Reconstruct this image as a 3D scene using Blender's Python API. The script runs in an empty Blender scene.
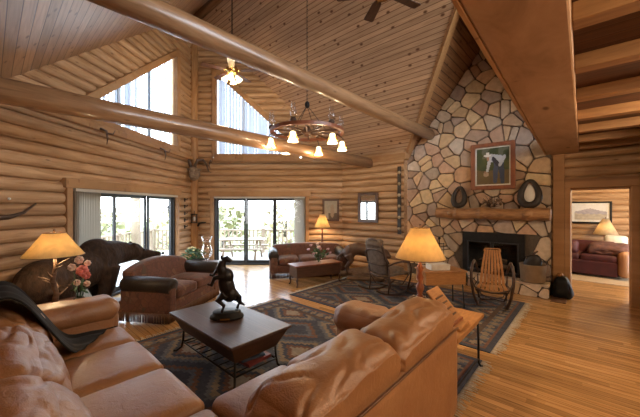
import bpy, bmesh, math, random
from mathutils import Vector, Matrix, Euler, noise
random.seed(7)
C = bpy.context.scene.collection
PI = math.pi
H = 1.75
F = (0.741, 0.672)      # the direction the photographer faces, in room axes
R = (0.672, -0.741)

def WR(X, Z):           # right/forward metres -> room axes
    return (R[0]*X + F[0]*Z, R[1]*X + F[1]*Z)

# ------------------------------------------------------------------ mesh builder
class MB:
    def __init__(s):
        s.v = []; s.f = []; s.c = []; s.sm = []
    def add(s, vs, fs, col=None, smooth=True, M=None):
        b = len(s.v)
        for p in vs:
            p = Vector(p)
            s.v.append(M @ p if M else p)
        for f in fs:
            s.f.append([b+i for i in f]); s.c.append(col); s.sm.append(smooth)
        return s
    def box(s, c, d, rz=0, M=None, col=None, rot=None):
        x, y, z = d[0]/2, d[1]/2, d[2]/2
        vs = [(-x,-y,-z),(x,-y,-z),(x,y,-z),(-x,y,-z),(-x,-y,z),(x,-y,z),(x,y,z),(-x,y,z)]
        fs = [(0,3,2,1),(4,5,6,7),(0,1,5,4),(1,2,6,5),(2,3,7,6),(3,0,4,7)]
        T = Matrix.Translation(c) @ (Euler(rot).to_matrix().to_4x4() if rot else Matrix.Rotation(rz, 4, 'Z'))
        if M: T = M @ T
        return s.add(vs, fs, col, False, T)
    def b2(s, p, q, **k):
        return s.box([(p[i]+q[i])/2 for i in range(3)], [abs(q[i]-p[i]) for i in range(3)], **k)
    def taper(s, c, d0, d1, h, M=None):      # box whose bottom is d0 and top d1, base centre c
        vs = []
        for (dx, dy), z in ((d0, 0), (d1, h)):
            for a, b in ((-1,-1),(1,-1),(1,1),(-1,1)):
                vs.append((c[0]+a*dx/2, c[1]+b*dy/2, c[2]+z))
        return s.add(vs, [(0,3,2,1),(4,5,6,7),(0,1,5,4),(1,2,6,5),(2,3,7,6),(3,0,4,7)], None, False, M)
    def prism(s, poly, fn, a, b, smooth=False, col=None):   # poly 2D, fn(p, t)->3D
        n = len(poly)
        vs = [fn(p, a) for p in poly] + [fn(p, b) for p in poly]
        fs = [tuple(range(n))[::-1], tuple(range(n, 2*n))]
        fs += [(i, (i+1) % n, n+(i+1) % n, n+i) for i in range(n)]
        return s.add(vs, fs, col, smooth)
    def tube(s, pts, r, n=8, closed=False, col=None, flat=1.0):
        P = [Vector(p) for p in pts]; m = len(P)
        rr = r if isinstance(r, (list, tuple)) else [r]*m
        vs = []; prev = None
        for i in range(m):
            a = P[(i-1) % m] if (closed or i > 0) else P[i]
            b = P[(i+1) % m] if (closed or i < m-1) else P[i]
            t = (b-a)
            t = t.normalized() if t.length > 1e-9 else Vector((0,0,1))
            if prev is None:
                up = Vector((0,0,1)) if abs(t.z) < 0.9 else Vector((1,0,0))
                nx = t.cross(up).normalized()
            else:
                nx = (prev - t*prev.dot(t)).normalized()
            prev = nx; ny = t.cross(nx)
            for k in range(n):
                an = 2*PI*k/n
                vs.append(P[i] + nx*(math.cos(an)*rr[i]) + ny*(math.sin(an)*rr[i]*flat))
        fs = []
        for i in range(m if closed else m-1):
            j = (i+1) % m
            for k in range(n):
                fs.append((i*n+k, i*n+(k+1) % n, j*n+(k+1) % n, j*n+k))
        if not closed:
            fs.append(tuple(range(n))[::-1]); fs.append(tuple(range((m-1)*n, m*n)))
        return s.add(vs, fs, col, True)
    def lathe(s, prof, n=20, c=(0,0,0), M=None, col=None, ex=1.0, ey=1.0):
        vs = []
        for r, z in prof:
            for k in range(n):
                a = 2*PI*k/n
                vs.append((c[0]+r*math.cos(a)*ex, c[1]+r*math.sin(a)*ey, c[2]+z))
        m = len(prof); fs = []
        for i in range(m-1):
            for k in range(n):
                fs.append((i*n+k, i*n+(k+1) % n, (i+1)*n+(k+1) % n, (i+1)*n+k))
        if prof[0][0] > 1e-5: fs.append(tuple(range(n))[::-1])
        if prof[-1][0] > 1e-5: fs.append(tuple(range((m-1)*n, m*n)))
        return s.add(vs, fs, col, True, M)
    def ell(s, c, r, rot=None, n=14, m=9):
        if not isinstance(r, (list, tuple)): r = (r, r, r)
        M = Matrix.Translation(c) @ (Euler(rot).to_matrix().to_4x4() if rot else Matrix.Identity(4)) @ Matrix.Diagonal((r[0], r[1], r[2], 1))
        prof = [(max(1e-6, math.sin(PI*i/m)), -math.cos(PI*i/m)) for i in range(m+1)]
        return s.lathe(prof, n, M=M)
    def rbox(s, c, d, r=0.06, n=10, puff=(0,0,0), rot=None, wr=0.0, wf=5.0, seed=0, warp=None, stretch=(1,1,1)):
        h = [d[i]/2 for i in range(3)]; r = min(r, *[x*0.98 for x in h])
        T = Matrix.Translation(c) @ (Euler(rot).to_matrix().to_4x4() if rot else Matrix.Identity(4))
        vid = {}; vs = []; fs = []
        def vert(p):
            k = tuple(round(x, 5) for x in p)
            if k in vid: return vid[k]
            q = Vector([max(-(h[i]-r), min(h[i]-r, p[i]*h[i])) for i in range(3)])
            dv = Vector([p[i]*h[i]-q[i] for i in range(3)])
            o = q + (dv.normalized()*r if dv.length > 1e-9 else dv)
            x, y, z = p
            for i in range(3):
                a, b = [j for j in range(3) if j != i]
                o[i] += puff[i]*p[i]*(1-p[a]**2)*(1-p[b]**2)
            if wr:
                q2 = Vector((o[0]*stretch[0], o[1]*stretch[1], o[2]*stretch[2]))*wf + Vector((seed*3.1, seed*7.7, seed*1.3))
                nn = noise.noise(q2) + 0.5*noise.noise(q2*2.1)
                w2 = q2*1.25+Vector((9,2,5)); w2 += Vector((noise.noise(q2*0.7), noise.noise(q2*0.7+Vector((4,4,4))), 0))*0.5
                ridge = -max(0, 1-abs(noise.noise(w2))*4.0)**1.3*(0.5+0.8*max(0, noise.noise(q2*0.8+Vector((1,8,3)))*2))
                dn = Vector((o[0]/h[0], o[1]/h[1], o[2]/h[2])).normalized()
                o = o + dn*wr*(nn*0.55+ridge)
            if warp: o = Vector(warp(o))
            vid[k] = len(vs); vs.append(o); return vid[k]
        # denser near the edges so that the rounding shows
        g = [math.sin((2*i/n-1)*PI/2*0.98)/math.sin(PI/2*0.98) for i in range(n+1)]
        for ax in range(3):
            a, b = (ax+1) % 3, (ax+2) % 3
            for sg in (-1, 1):
                for i in range(n):
                    for j in range(n):
                        q = []
                        for u, w in ((i,j),(i+1,j),(i+1,j+1),(i,j+1)):
                            p = [0,0,0]; p[ax] = sg; p[a] = g[u]; p[b] = g[w]
                            q.append(vert(p))
                        fs.append(q if sg > 0 else q[::-1])
        return s.add(vs, fs, None, True, T)
    def build(s, name, m, parent=None, bevel=0, sub=0, remesh=0, smooth_it=0, kind=None, flat=False):
        me = bpy.data.meshes.new(name)
        me.from_pydata([tuple(p) for p in s.v], [], s.f)
        if any(c is not None for c in s.c):
            at = me.color_attributes.new('Col', 'FLOAT_COLOR', 'CORNER')
            for p in me.polygons:
                c = s.c[p.index] or (0.5,0.5,0.5)
                for li in p.loop_indices: at.data[li].color = (c[0], c[1], c[2], 1)
        for p in me.polygons: p.use_smooth = (s.sm[p.index] and not flat)
        me.materials.append(m)
        o = bpy.data.objects.new(name, me); C.objects.link(o)
        if parent: o.parent = parent
        if bevel:
            b = o.modifiers.new('b', 'BEVEL'); b.width = bevel; b.segments = 2; b.limit_method = 'ANGLE'; b.angle_limit = 0.6
        if remesh:
            q = o.modifiers.new('r', 'REMESH'); q.mode = 'VOXEL'; q.voxel_size = remesh; q.use_smooth_shade = True
        if smooth_it:
            q = o.modifiers.new('s', 'SMOOTH'); q.factor = 0.5; q.iterations = smooth_it
        if sub:
            q = o.modifiers.new('u', 'SUBSURF'); q.levels = sub; q.render_levels = sub
        if kind: o['kind'] = kind
        return o

def thing(name, label, cat, loc=(0,0,0), rz=0, group=None):
    o = bpy.data.objects.new(name, None); C.objects.link(o)
    o.location = loc; o.rotation_euler = (0,0,rz); o.empty_display_size = 0.1
    o['label'] = label; o['category'] = cat
    if group: o['group'] = group
    return o
def tag(o, label, cat, group=None):
    o['label'] = label; o['category'] = cat
    if group: o['group'] = group
    return o
def dup(root, loc, rz=None, label=None):
    def cp(o, par):
        c = o.copy(); C.objects.link(c)
        if par: c.parent = par
        for ch in list(o.children): cp(ch, c)
        return c
    r = cp(root, None); r.location = loc
    if rz is not None: r.rotation_euler = (0,0,rz)
    if label: r['label'] = label
    return r

# ------------------------------------------------------------------ materials
def _new(name):
    m = bpy.data.materials.new(name); m.use_nodes = True
    nt = m.node_tree
    return m, nt, nt.nodes['Principled BSDF']
class N:
    def __init__(s, nt): s.nt = nt
    def n(s, t, **k):
        x = s.nt.nodes.new(t)
        for a, b in k.items(): setattr(x, a, b)
        return x
    def put(s, sock, v):
        if isinstance(v, bpy.types.NodeSocket): s.nt.links.new(v, sock)
        elif v is not None: sock.default_value = v
    def m(s, op, a, b=None, c=None):
        x = s.n('ShaderNodeMath', operation=op)
        s.put(x.inputs[0], a); s.put(x.inputs[1], b)
        if c is not None: s.put(x.inputs[2], c)
        return x.outputs[0]
    def xyz(s, kind='Object'):
        t = s.n('ShaderNodeTexCoord'); x = s.n('ShaderNodeSeparateXYZ')
        s.nt.links.new(t.outputs[kind], x.inputs[0]); return x.outputs
    def vec(s, x, y, z):
        c = s.n('ShaderNodeCombineXYZ')
        s.put(c.inputs[0], x); s.put(c.inputs[1], y); s.put(c.inputs[2], z); return c.outputs[0]
    def noise(s, v, scale=1, detail=4, rough=0.55, dist=0):
        x = s.n('ShaderNodeTexNoise'); s.put(x.inputs['Vector'], v)
        x.inputs['Scale'].default_value = scale; x.inputs['Detail'].default_value = detail
        x.inputs['Roughness'].default_value = rough; x.inputs['Distortion'].default_value = dist
        return x.outputs['Fac']
    def white(s, v):
        x = s.n('ShaderNodeTexWhiteNoise', noise_dimensions='3D'); s.put(x.inputs['Vector'], v); return x.outputs['Value']
    def vor(s, v, scale=1, feature='F1', out='Distance', rand=1, dim='3D'):
        x = s.n('ShaderNodeTexVoronoi', feature=feature, voronoi_dimensions=dim); s.put(x.inputs['Vector'], v)
        x.inputs['Scale'].default_value = scale; x.inputs['Randomness'].default_value = rand
        return x.outputs[out]
    def ramp(s, f, stops):
        x = s.n('ShaderNodeValToRGB'); s.put(x.inputs[0], f); e = x.color_ramp.elements
        while len(e) < len(stops): e.new(0.5)
        for i, (p, c) in enumerate(stops):
            e[i].position = p; e[i].color = (c[0], c[1], c[2], 1)
        return x.outputs[0]
    def mix(s, f, a, b, mode='MIX'):
        x = s.n('ShaderNodeMix', data_type='RGBA', blend_type=mode)
        s.put(x.inputs[0], f)
        s.put(x.inputs[6], (*a, 1) if isinstance(a, tuple) else a)
        s.put(x.inputs[7], (*b, 1) if isinstance(b, tuple) else b)
        return x.outputs[2]
    def sm(s, f, a, b):     # smoothstep a..b -> 0..1
        x = s.n('ShaderNodeMapRange', interpolation_type='SMOOTHSTEP')
        s.put(x.inputs[0], f); x.inputs[1].default_value = a; x.inputs[2].default_value = b
        return x.outputs[0]
    def bump(s, h, strength, bsdf, dist=0.01):
        x = s.n('ShaderNodeBump'); s.put(x.inputs['Height'], h)
        x.inputs['Strength'].default_value = strength; x.inputs['Distance'].default_value = dist
        s.nt.links.new(x.outputs[0], bsdf.inputs['Normal'])

def simple(name, c1, c2=None, scale=6, rough=0.6, metal=0, bump=0, stretch=(1,1,1), spec=0.5, detail=4, coat=0):
    m, nt, b = _new(name); g = N(nt)
    c2 = c2 or tuple(x*0.75 for x in c1)
    o = g.xyz(); v = g.vec(g.m('MULTIPLY', o[0], stretch[0]), g.m('MULTIPLY', o[1], stretch[1]), g.m('MULTIPLY', o[2], stretch[2]))
    f = g.noise(v, scale, detail)
    g.put(b.inputs['Base Color'], g.ramp(f, [(0.3, c2), (0.7, c1)]))
    b.inputs['Roughness'].default_value = rough; b.inputs['Metallic'].default_value = metal
    b.inputs['Specular IOR Level'].default_value = spec
    b.inputs['Coat Weight'].default_value = coat
    if bump: g.bump(f, bump, b, 0.02)
    return m

def logwood(name, pitch=0.18, dark=(0.24,0.125,0.058), mid=(0.40,0.235,0.12), lite=(0.52,0.335,0.19), ax=0, z0=0.0):
    """ round logs lying along local axis ax """
    m, nt, b = _new(name); g = N(nt); o = g.xyz()
    L = o[ax]; A = o[(ax+1) % 3]; B = o[(ax+2) % 3]
    course = g.m('FLOOR', g.m('DIVIDE', g.m('SUBTRACT', o[2], z0), pitch)) if ax != 2 else 0.0
    cr = g.white(g.vec(course, 3.3, 1.7))
    v = g.vec(g.m('ADD', g.m('MULTIPLY', L, 0.9), g.m('MULTIPLY', cr, 37.0)), g.m('MULTIPLY', A, 7.0), g.m('MULTIPLY', B, 9.0))
    f = g.noise(v, 1.6, 6, 0.6, 0.6)
    col = g.ramp(f, [(0.28, dark), (0.48, mid), (0.7, lite)])
    tone = g.m('ADD', 0.82, g.m('MULTIPLY', cr, 0.3))
    col = g.mix(1.0, col, g.vec(tone, tone, tone), 'MULTIPLY')
    kn = g.vor(g.vec(g.m('MULTIPLY', L, 1.5), g.m('MULTIPLY', A, 4.0), g.m('MULTIPLY', B, 5.0)), 1.3)
    km = g.m('SUBTRACT', 1.0, g.sm(kn, 0.03, 0.12))
    col = g.mix(g.m('MULTIPLY', km, 0.75), col, (0.09,0.035,0.012))
    g.put(b.inputs['Base Color'], col)
    b.inputs['Roughness'].default_value = 0.5; b.inputs['Specular IOR Level'].default_value = 0.35
    g.bump(f, 0.25, b, 0.02)
    return m

def planks(name, perp, length, width, dark, mid, lite, rough=0.5, groove=0.06, knots=0.8, tone=(0.8,0.35), gdark=(0.05,0.02,0.01), endl=None, spec=0.4, streak=0.0, knot_scale=1.0):
    """ boards: perp = coordinate index across the boards, length = along them """
    m, nt, b = _new(name); g = N(nt); o = g.xyz()
    q = g.m('DIVIDE', o[perp], width); idx = g.m('FLOOR', q); fr = g.m('FRACT', q)
    r0 = g.white(g.vec(idx, 0.5, 2.2))
    key = idx
    L = o[length]
    if endl:
        seg = g.m('FLOOR', g.m('DIVIDE', g.m('ADD', L, g.m('MULTIPLY', r0, 17.0)), endl))
        r1 = g.white(g.vec(idx, seg, 7.1))
    else:
        r1 = r0
    v = g.vec(g.m('ADD', g.m('MULTIPLY', L, 0.8), g.m('MULTIPLY', r1, 51.0)), g.m('MULTIPLY', q, 1.6), g.m('MULTIPLY', r0, 9.0))
    f = g.noise(v, 2.2, 6, 0.62, 0.8)
    col = g.ramp(f, [(0.27, dark), (0.48, mid), (0.72, lite)])
    t = g.m('ADD', tone[0], g.m('MULTIPLY', r1, tone[1]))
    col = g.mix(1.0, col, g.vec(t, t, t), 'MULTIPLY')
    if streak:
        v2 = g.vec(g.m('MULTIPLY', L, 1.1), g.m('MULTIPLY', o[perp], 42.0), g.m('MULTIPLY', r1, 5.0))
        s2 = g.sm(g.noise(v2, 1.0, 3), 0.60, 0.68)
        col = g.mix(g.m('MULTIPLY', s2, streak), col, (0.13,0.055,0.018))
    if knots:
        kn = g.vor(g.vec(g.m('MULTIPLY', L, 2.2*knot_scale), g.m('MULTIPLY', o[perp], 6.0*knot_scale), 0.0), 1.0, dim='2D')
        km = g.m('SUBTRACT', 1.0, g.sm(kn, 0.04, 0.13))
        pick = g.sm(g.white(g.vec(idx, g.m('FLOOR', g.m('MULTIPLY', L, 1.7)), 4.0)), 0.35, 0.4)
        col = g.mix(g.m('MULTIPLY', g.m('MULTIPLY', km, pick), knots), col, (0.10,0.035,0.012))
    edge = g.m('MINIMUM', fr, g.m('SUBTRACT', 1.0, fr))
    gm = g.m('SUBTRACT', 1.0, g.sm(edge, groove*0.4, groove))
    col = g.mix(g.m('MULTIPLY', gm, 0.85), col, gdark)
    g.put(b.inputs['Base Color'], col)
    b.inputs['Roughness'].default_value = rough; b.inputs['Specular IOR Level'].default_value = spec
    g.bump(g.m('SUBTRACT', 1.0, gm), 0.3, b, 0.004)
    return m

def attr_mat(name, rough=0.8, vary=0.25, scale=9, bump=0.2, spec=0.3):
    m, nt, b = _new(name); g = N(nt)
    a = g.n('ShaderNodeAttribute', attribute_name='Col')
    o = g.n('ShaderNodeTexCoord'); f = g.noise(o.outputs['Object'], scale, 5, 0.6)
    t = g.m('ADD', 1-vary, g.m('MULTIPLY', f, 2*vary))
    g.put(b.inputs['Base Color'], g.mix(1.0, a.outputs['Color'], g.vec(t, t, t), 'MULTIPLY'))
    b.inputs['Roughness'].default_value = rough; b.inputs['Specular IOR Level'].default_value = spec
    if bump: g.bump(f, bump, b, 0.02)
    return m

def leather(name, c1, c2, rough=0.38):
    m, nt, b = _new(name); g = N(nt); t = g.n('ShaderNodeTexCoord'); v = t.outputs['Object']
    f = g.noise(v, 3.5, 5, 0.6); f2 = g.noise(v, 14, 4, 0.6, 1.0); f3 = g.vor(v, 160)
    g.put(b.inputs['Base Color'], g.ramp(f, [(0.3, c2), (0.7, c1)]))
    g.put(b.inputs['Roughness'], g.m('ADD', rough-0.08, g.m('MULTIPLY', f2, 0.2)))
    b.inputs['Specular IOR Level'].default_value = 0.7
    h = g.m('ADD', g.m('MULTIPLY', f2, 1.0), g.m('MULTIPLY', f3, 0.12))
    g.bump(h, 0.3, b, 0.02)
    return m

def tapestry(name):
    m, nt, b = _new(name); g = N(nt); t = g.n('ShaderNodeTexCoord'); v = t.outputs['Object']
    c = g.vor(v, 11, 'F1', 'Color'); d = g.vor(v, 11, 'DISTANCE_TO_EDGE')
    s = g.n('ShaderNodeSeparateColor'); g.put(s.inputs[0], c)
    col = g.ramp(s.outputs[0], [(0.0, (0.075,0.028,0.018)), (0.35, (0.15,0.065,0.035)), (0.6, (0.11,0.042,0.03)), (0.85, (0.20,0.11,0.06)), (1.0, (0.06,0.045,0.03))])
    f = g.noise(v, 6, 4)
    col = g.mix(g.sm(f, 0.4, 0.6), col, (0.125,0.052,0.032))
    col = g.mix(g.m('MULTIPLY', g.m('SUBTRACT', 1.0, g.sm(d, 0.02, 0.08)), 0.5), col, (0.06,0.025,0.02))
    g.put(b.inputs['Base Color'], col); b.inputs['Roughness'].default_value = 0.85
    b.inputs['Specular IOR Level'].default_value = 0.25; b.inputs['Sheen Weight'].default_value = 0.15
    g.bump(g.noise(v, 90, 2), 0.25, b, 0.005)
    return m

def glow(name, col, strength, base=None, rough=0.6):
    m, nt, b = _new(name)
    b.inputs['Base Color'].default_value = (*(base or col), 1); b.inputs['Roughness'].default_value = rough
    b.inputs['Emission Color'].default_value = (*col, 1); b.inputs['Emission Strength'].default_value = strength
    return m

def shade_mat(name, col, emit):
    m, nt, b = _new(name); g = N(nt)
    t = g.n('ShaderNodeTexCoord'); f = g.noise(t.outputs['Object'], 14, 5)
    c = g.ramp(f, [(0.3, tuple(x*0.8 for x in col)), (0.7, col)])
    d = g.n('ShaderNodeBsdfDiffuse'); tr = g.n('ShaderNodeBsdfTranslucent'); mx = g.n('ShaderNodeMixShader')
    g.put(d.inputs[0], c); g.put(tr.inputs[0], c); mx.inputs[0].default_value = 0.6
    e = g.n('ShaderNodeEmission'); g.put(e.inputs[0], (1.0,0.64,0.24,1)); e.inputs[1].default_value = emit
    ad = g.n('ShaderNodeAddShader')
    nt.links.new(d.outputs[0], mx.inputs[1]); nt.links.new(tr.outputs[0], mx.inputs[2])
    nt.links.new(mx.outputs[0], ad.inputs[0]); nt.links.new(e.outputs[0], ad.inputs[1])
    nt.links.new(ad.outputs[0], nt.nodes['Material Output'].inputs[0])
    return m

def pane_mat(name, tint=(1,1,1), refl=0.08):
    m, nt, b = _new(name); g = N(nt)
    t = g.n('ShaderNodeBsdfTransparent'); t.inputs[0].default_value = (*tint, 1)
    gl = g.n('ShaderNodeBsdfGlossy'); gl.inputs['Roughness'].default_value = 0.02
    mx = g.n('ShaderNodeMixShader')
    fr = g.n('ShaderNodeLayerWeight'); fr.inputs[0].default_value = 0.5
    k = (0.06, 2.5, 0.8) if refl is True else (0.03, 5.0, 0.7)
    g.put(mx.inputs[0], g.m('ADD', k[0], g.m('MULTIPLY', g.m('POWER', fr.outputs['Facing'], k[1]), k[2])))
    if refl is True: gl.inputs['Roughness'].default_value = 0.12
    nt.links.new(t.outputs[0], mx.inputs[1]); nt.links.new(gl.outputs[0], mx.inputs[2])
    nt.links.new(mx.outputs[0], nt.nodes['Material Output'].inputs[0])
    return m

def cloth_trans(name, col, tr=0.5):
    m, nt, b = _new(name); g = N(nt)
    d = g.n('ShaderNodeBsdfDiffuse'); t = g.n('ShaderNodeBsdfTranslucent'); mx = g.n('ShaderNodeMixShader')
    d.inputs[0].default_value = (*col, 1); t.inputs[0].default_value = (*col, 1); mx.inputs[0].default_value = tr
    nt.links.new(d.outputs[0], mx.inputs[1]); nt.links.new(t.outputs[0], mx.inputs[2])
    nt.links.new(mx.outputs[0], nt.nodes['Material Output'].inputs[0])
    return m

M_log = logwood('pine_logs')
M_logx = logwood('pine_beam_x', ax=0, pitch=50, dark=(0.17,0.08,0.034), mid=(0.28,0.145,0.065), lite=(0.38,0.21,0.10))
for _m in (M_logx,):
    _b = _m.node_tree.nodes['Principled BSDF']; _b.inputs['Coat Weight'].default_value = 0.8; _b.inputs['Coat Roughness'].default_value = 0.18
M_logv = logwood('pine_post', ax=2, dark=(0.20,0.09,0.03), mid=(0.36,0.18,0.07), lite=(0.48,0.27,0.12))
CE = dict(dark=(0.21,0.115,0.06), mid=(0.33,0.19,0.105), lite=(0.41,0.25,0.14))
M_ceilL = planks('pine_ceiling_low', 0, 1, 0.098, rough=0.42, **CE)
M_ceilR = planks('pine_ceiling_high', 0, 1, 0.056, rough=0.6, groove=0.10, gdark=(0.13,0.06,0.028), knots=0.95, dark=(0.30,0.175,0.10), mid=(0.43,0.27,0.165), lite=(0.52,0.345,0.215))
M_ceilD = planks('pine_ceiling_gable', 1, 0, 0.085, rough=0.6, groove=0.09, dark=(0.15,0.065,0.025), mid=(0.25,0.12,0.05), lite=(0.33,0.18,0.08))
M_floor = planks('oak_floor', 0, 1, 0.075, dark=(0.31,0.15,0.052), mid=(0.46,0.245,0.092), lite=(0.57,0.33,0.135), rough=0.24, groove=0.05, knots=0, tone=(0.72,0.45), endl=1.1, spec=0.5, streak=0.55, gdark=(0.10,0.04,0.015))
M_board = planks('pine_panel', 1, 0, 0.9, rough=0.5, groove=0.0001, dark=(0.28,0.155,0.078), mid=(0.40,0.235,0.130), lite=(0.48,0.30,0.175), knots=0.85, knot_scale=0.55)
M_trim = planks('pine_trim', 0, 2, 3.0, rough=0.5, groove=0.0001, dark=(0.24,0.115,0.045), mid=(0.38,0.20,0.085), lite=(0.47,0.27,0.125), knots=0.5)
M_joist = simple('joist_pine', (0.36,0.19,0.075), (0.25,0.12,0.045), 4, 0.6, stretch=(8,1,8))
M_deckwood = planks('loft_boards', 0, 1, 0.14, rough=0.6, dark=(0.05,0.018,0.009), mid=(0.08,0.03,0.014), lite=(0.11,0.045,0.02))  # deck gets less light than the joists; that shade is in the colour
M_stone = attr_mat('flagstone', 0.85, 0.45, 9, 0.8)
M_mortar = simple('mortar', (0.12,0.09,0.065), (0.075,0.055,0.04), 20, 0.95, bump=0.4)
M_leather = leather('tan_leather', (0.37,0.185,0.080), (0.27,0.12,0.050), 0.42)
M_leatherd = leather('dark_leather', (0.040,0.030,0.024), (0.02,0.014,0.011), 0.45)
M_leatherb = leather('brown_leather', (0.16,0.075,0.035), (0.09,0.04,0.018), 0.4)
for _m in (M_leatherd, M_leatherb):
    _m.node_tree.nodes['Principled BSDF'].inputs['Specular IOR Level'].default_value = 0.35
M_tap = tapestry('tapestry_weave')
M_tabletop = planks('walnut_boards', 0, 1, 0.145, rough=0.33, dark=(0.040,0.020,0.015), mid=(0.07,0.034,0.024), lite=(0.10,0.05,0.035), knots=0.2, groove=0.03, spec=1.0)
M_dark = simple('dark_stained_wood', (0.10,0.042,0.02), (0.05,0.02,0.01), 5, 0.4, stretch=(1,7,7))
M_midwood = simple('honey_wood', (0.42,0.20,0.07), (0.27,0.12,0.04), 5, 0.45, stretch=(2,9,9))
M_slat = simple('rocker_slat_wood', (0.48,0.22,0.075), (0.33,0.14,0.045), 5, 0.4, stretch=(8,8,1))
M_redwood = simple('cherry_wood', (0.26,0.085,0.035), (0.15,0.045,0.02), 5, 0.4, stretch=(3,3,1))
M_bronze = simple('bronze', (0.022,0.018,0.017), (0.010,0.008,0.008), 10, 0.38, 0.4)
M_iron = simple('black_iron', (0.022,0.020,0.020), (0.012,0.011,0.011), 14, 0.5, 0.6, bump=0.1)
M_twig = simple('hickory_twig', (0.075,0.038,0.022), (0.03,0.015,0.01), 12, 0.5, bump=0.3)
M_brass = simple('polished_brass', (0.75,0.50,0.18), (0.6,0.38,0.12), 4, 0.25, 1.0)
M_copper = simple('copper', (0.46,0.36,0.25), (0.34,0.26,0.17), 6, 0.45, 0.35)
M_black = simple('matt_black', (0.008,0.008,0.008), None, 6, 0.5, spec=0.3)
M_frame = simple('bronze_frame', (0.040,0.042,0.048), (0.028,0.03,0.034), 6, 0.4, 0.3)
M_bear = simple('bear_fur', (0.050,0.026,0.015), (0.014,0.008,0.006), 9, 0.75, bump=1.0, spec=0.25, stretch=(2.5,2.5,1), detail=8)
M_cougar = simple('cougar_carving', (0.125,0.062,0.032), (0.05,0.024,0.014), 7, 0.5, bump=0.3)
M_drift = simple('driftwood', (0.22,0.14,0.09), (0.09,0.05,0.03), 6, 0.7, bump=0.5, stretch=(1,5,5))
M_mantel = simple('mantel_log', (0.40,0.21,0.09), (0.16,0.07,0.028), 5, 0.5, bump=0.4, stretch=(4,1,4))
M_shade = shade_mat('parchment_shade', (0.90,0.70,0.38), 0.05)
M_shade2 = shade_mat('linen_shade', (0.75,0.60,0.40), 0.03)
M_bulb = glow('lit_glass', (1.0,0.86,0.50), 3.0)
M_bulb2 = glow('bulb', (1.0,0.8,0.45), 6.0)
M_glass = pane_mat('clear_glass', (0.97,0.98,0.98))
M_clear = pane_mat('lamp_glass', (0.985,0.985,0.985), True)
M_blind = cloth_trans('white_blind', (0.70,0.75,0.84), 0.42)
M_blindd = cloth_trans('beige_blind', (0.62,0.57,0.50), 0.35)
M_rug = attr_mat('woven_wool', 0.95, 0.45, 16, 0.5, 0.1)
M_pic = attr_mat('painted_canvas', 0.6, 0.15, 20, 0.0)
M_fringe = simple('cream_cotton', (0.55,0.47,0.36), (0.42,0.35,0.25), 30, 0.9)
M_throw = simple('black_throw', (0.010,0.009,0.010), (0.004,0.004,0.005), 5, 0.95, bump=0.4)
M_green = simple('leaf_green', (0.06,0.12,0.035), (0.025,0.06,0.02), 8, 0.6)
M_pink = simple('pink_petal', (0.75,0.26,0.20), (0.60,0.12,0.10), 20, 0.6)
M_cream = simple('cream_petal', (0.75,0.60,0.48), (0.65,0.40,0.32), 20, 0.6)
M_mauve = simple('mauve_petal', (0.48,0.30,0.32), (0.35,0.2,0.22), 20, 0.6)
M_yell = simple('yellow_petal', (0.65,0.50,0.20), None, 20, 0.6)
M_white = simple('white_card', (0.70,0.68,0.63), (0.55,0.52,0.47), 9, 0.6)
M_greyfab = simple('grey_woven_seat', (0.20,0.15,0.115), (0.11,0.08,0.06), 14, 0.85, bump=0.3)
M_maroon = simple('maroon_velvet', (0.07,0.010,0.013), (0.04,0.006,0.008), 6, 0.7)
M_book = simple('red_cover', (0.20,0.035,0.035), None, 6, 0.5)
M_bookb = simple('blue_cover', (0.05,0.07,0.13), None, 6, 0.5)
M_skull = simple('goat_hide', (0.34,0.26,0.19), (0.08,0.05,0.035), 22, 0.8, bump=0.6)
M_horn = simple('dark_horn', (0.14,0.09,0.06), (0.06,0.035,0.025), 10, 0.5)
M_mirror = simple('mirror_glass', (0.55,0.56,0.58), (0.5,0.5,0.52), 2, 0.04, 1.0)
M_railw = simple('weathered_cedar', (0.36,0.27,0.19), (0.25,0.18,0.12), 4, 0.8, stretch=(1,1,1))
M_deckb = planks('deck_boards', 0, 1, 0.14, rough=0.7, dark=(0.38,0.33,0.28), mid=(0.48,0.43,0.38), lite=(0.56,0.52,0.47), knots=0)
M_tree = simple('autumn_leaves', (0.34,0.30,0.15), (0.20,0.20,0.10), 3, 0.9)
M_tree2 = simple('golden_leaves', (0.46,0.35,0.19), (0.30,0.25,0.14), 3, 0.9)
M_bark = simple('grey_bark', (0.16,0.12,0.09), (0.08,0.06,0.05), 6, 0.9)
M_grass = simple('meadow', (0.30,0.31,0.13), (0.20,0.22,0.09), 0.4, 0.95)
M_ash = simple('soot', (0.02,0.018,0.016), (0.008,0.008,0.008), 8, 0.95)
M_firelog = simple('charred_log', (0.16,0.10,0.06), (0.04,0.025,0.018), 9, 0.9, bump=0.5)
M_plaid = simple('brown_plaid', (0.14,0.06,0.04), (0.05,0.02,0.02), 9, 0.9)
M_jute = simple('tan_carpet', (0.42,0.30,0.17), (0.33,0.22,0.12), 40, 0.95)

# ------------------------------------------------------------------ setting
def struct(o): o['kind'] = 'structure'; return o
def plan(mb, poly, z0, z1, col=None):
    return mb.prism(poly, lambda p, t: (p[0], p[1], t), z0, z1)

RX, RZ = 4.14, 7.51            # ridge
SL, SR = 1.02, 1.42            # roof slopes
PY = 8.99                      # prow corner
DL = (0.784, 0.6205)           # left prow wall, away from the camera
DB = (0.672, -0.741)           # back prow wall, to the right
def wall_pt(s): return (RX - DL[0]*s, PY - DL[1]*s)         # left wall, s metres from the prow post
def back_pt(t): return (RX + DB[0]*t, PY + DB[1]*t)
CX, CY = back_pt(4.58)         # corner of back and side wall
SX = 7.21                      # side wall plane
FX = 7.46                      # stone face
DX = 7.69                      # door wall plane
EX = -0.47                     # eave wall behind the sofa

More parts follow.
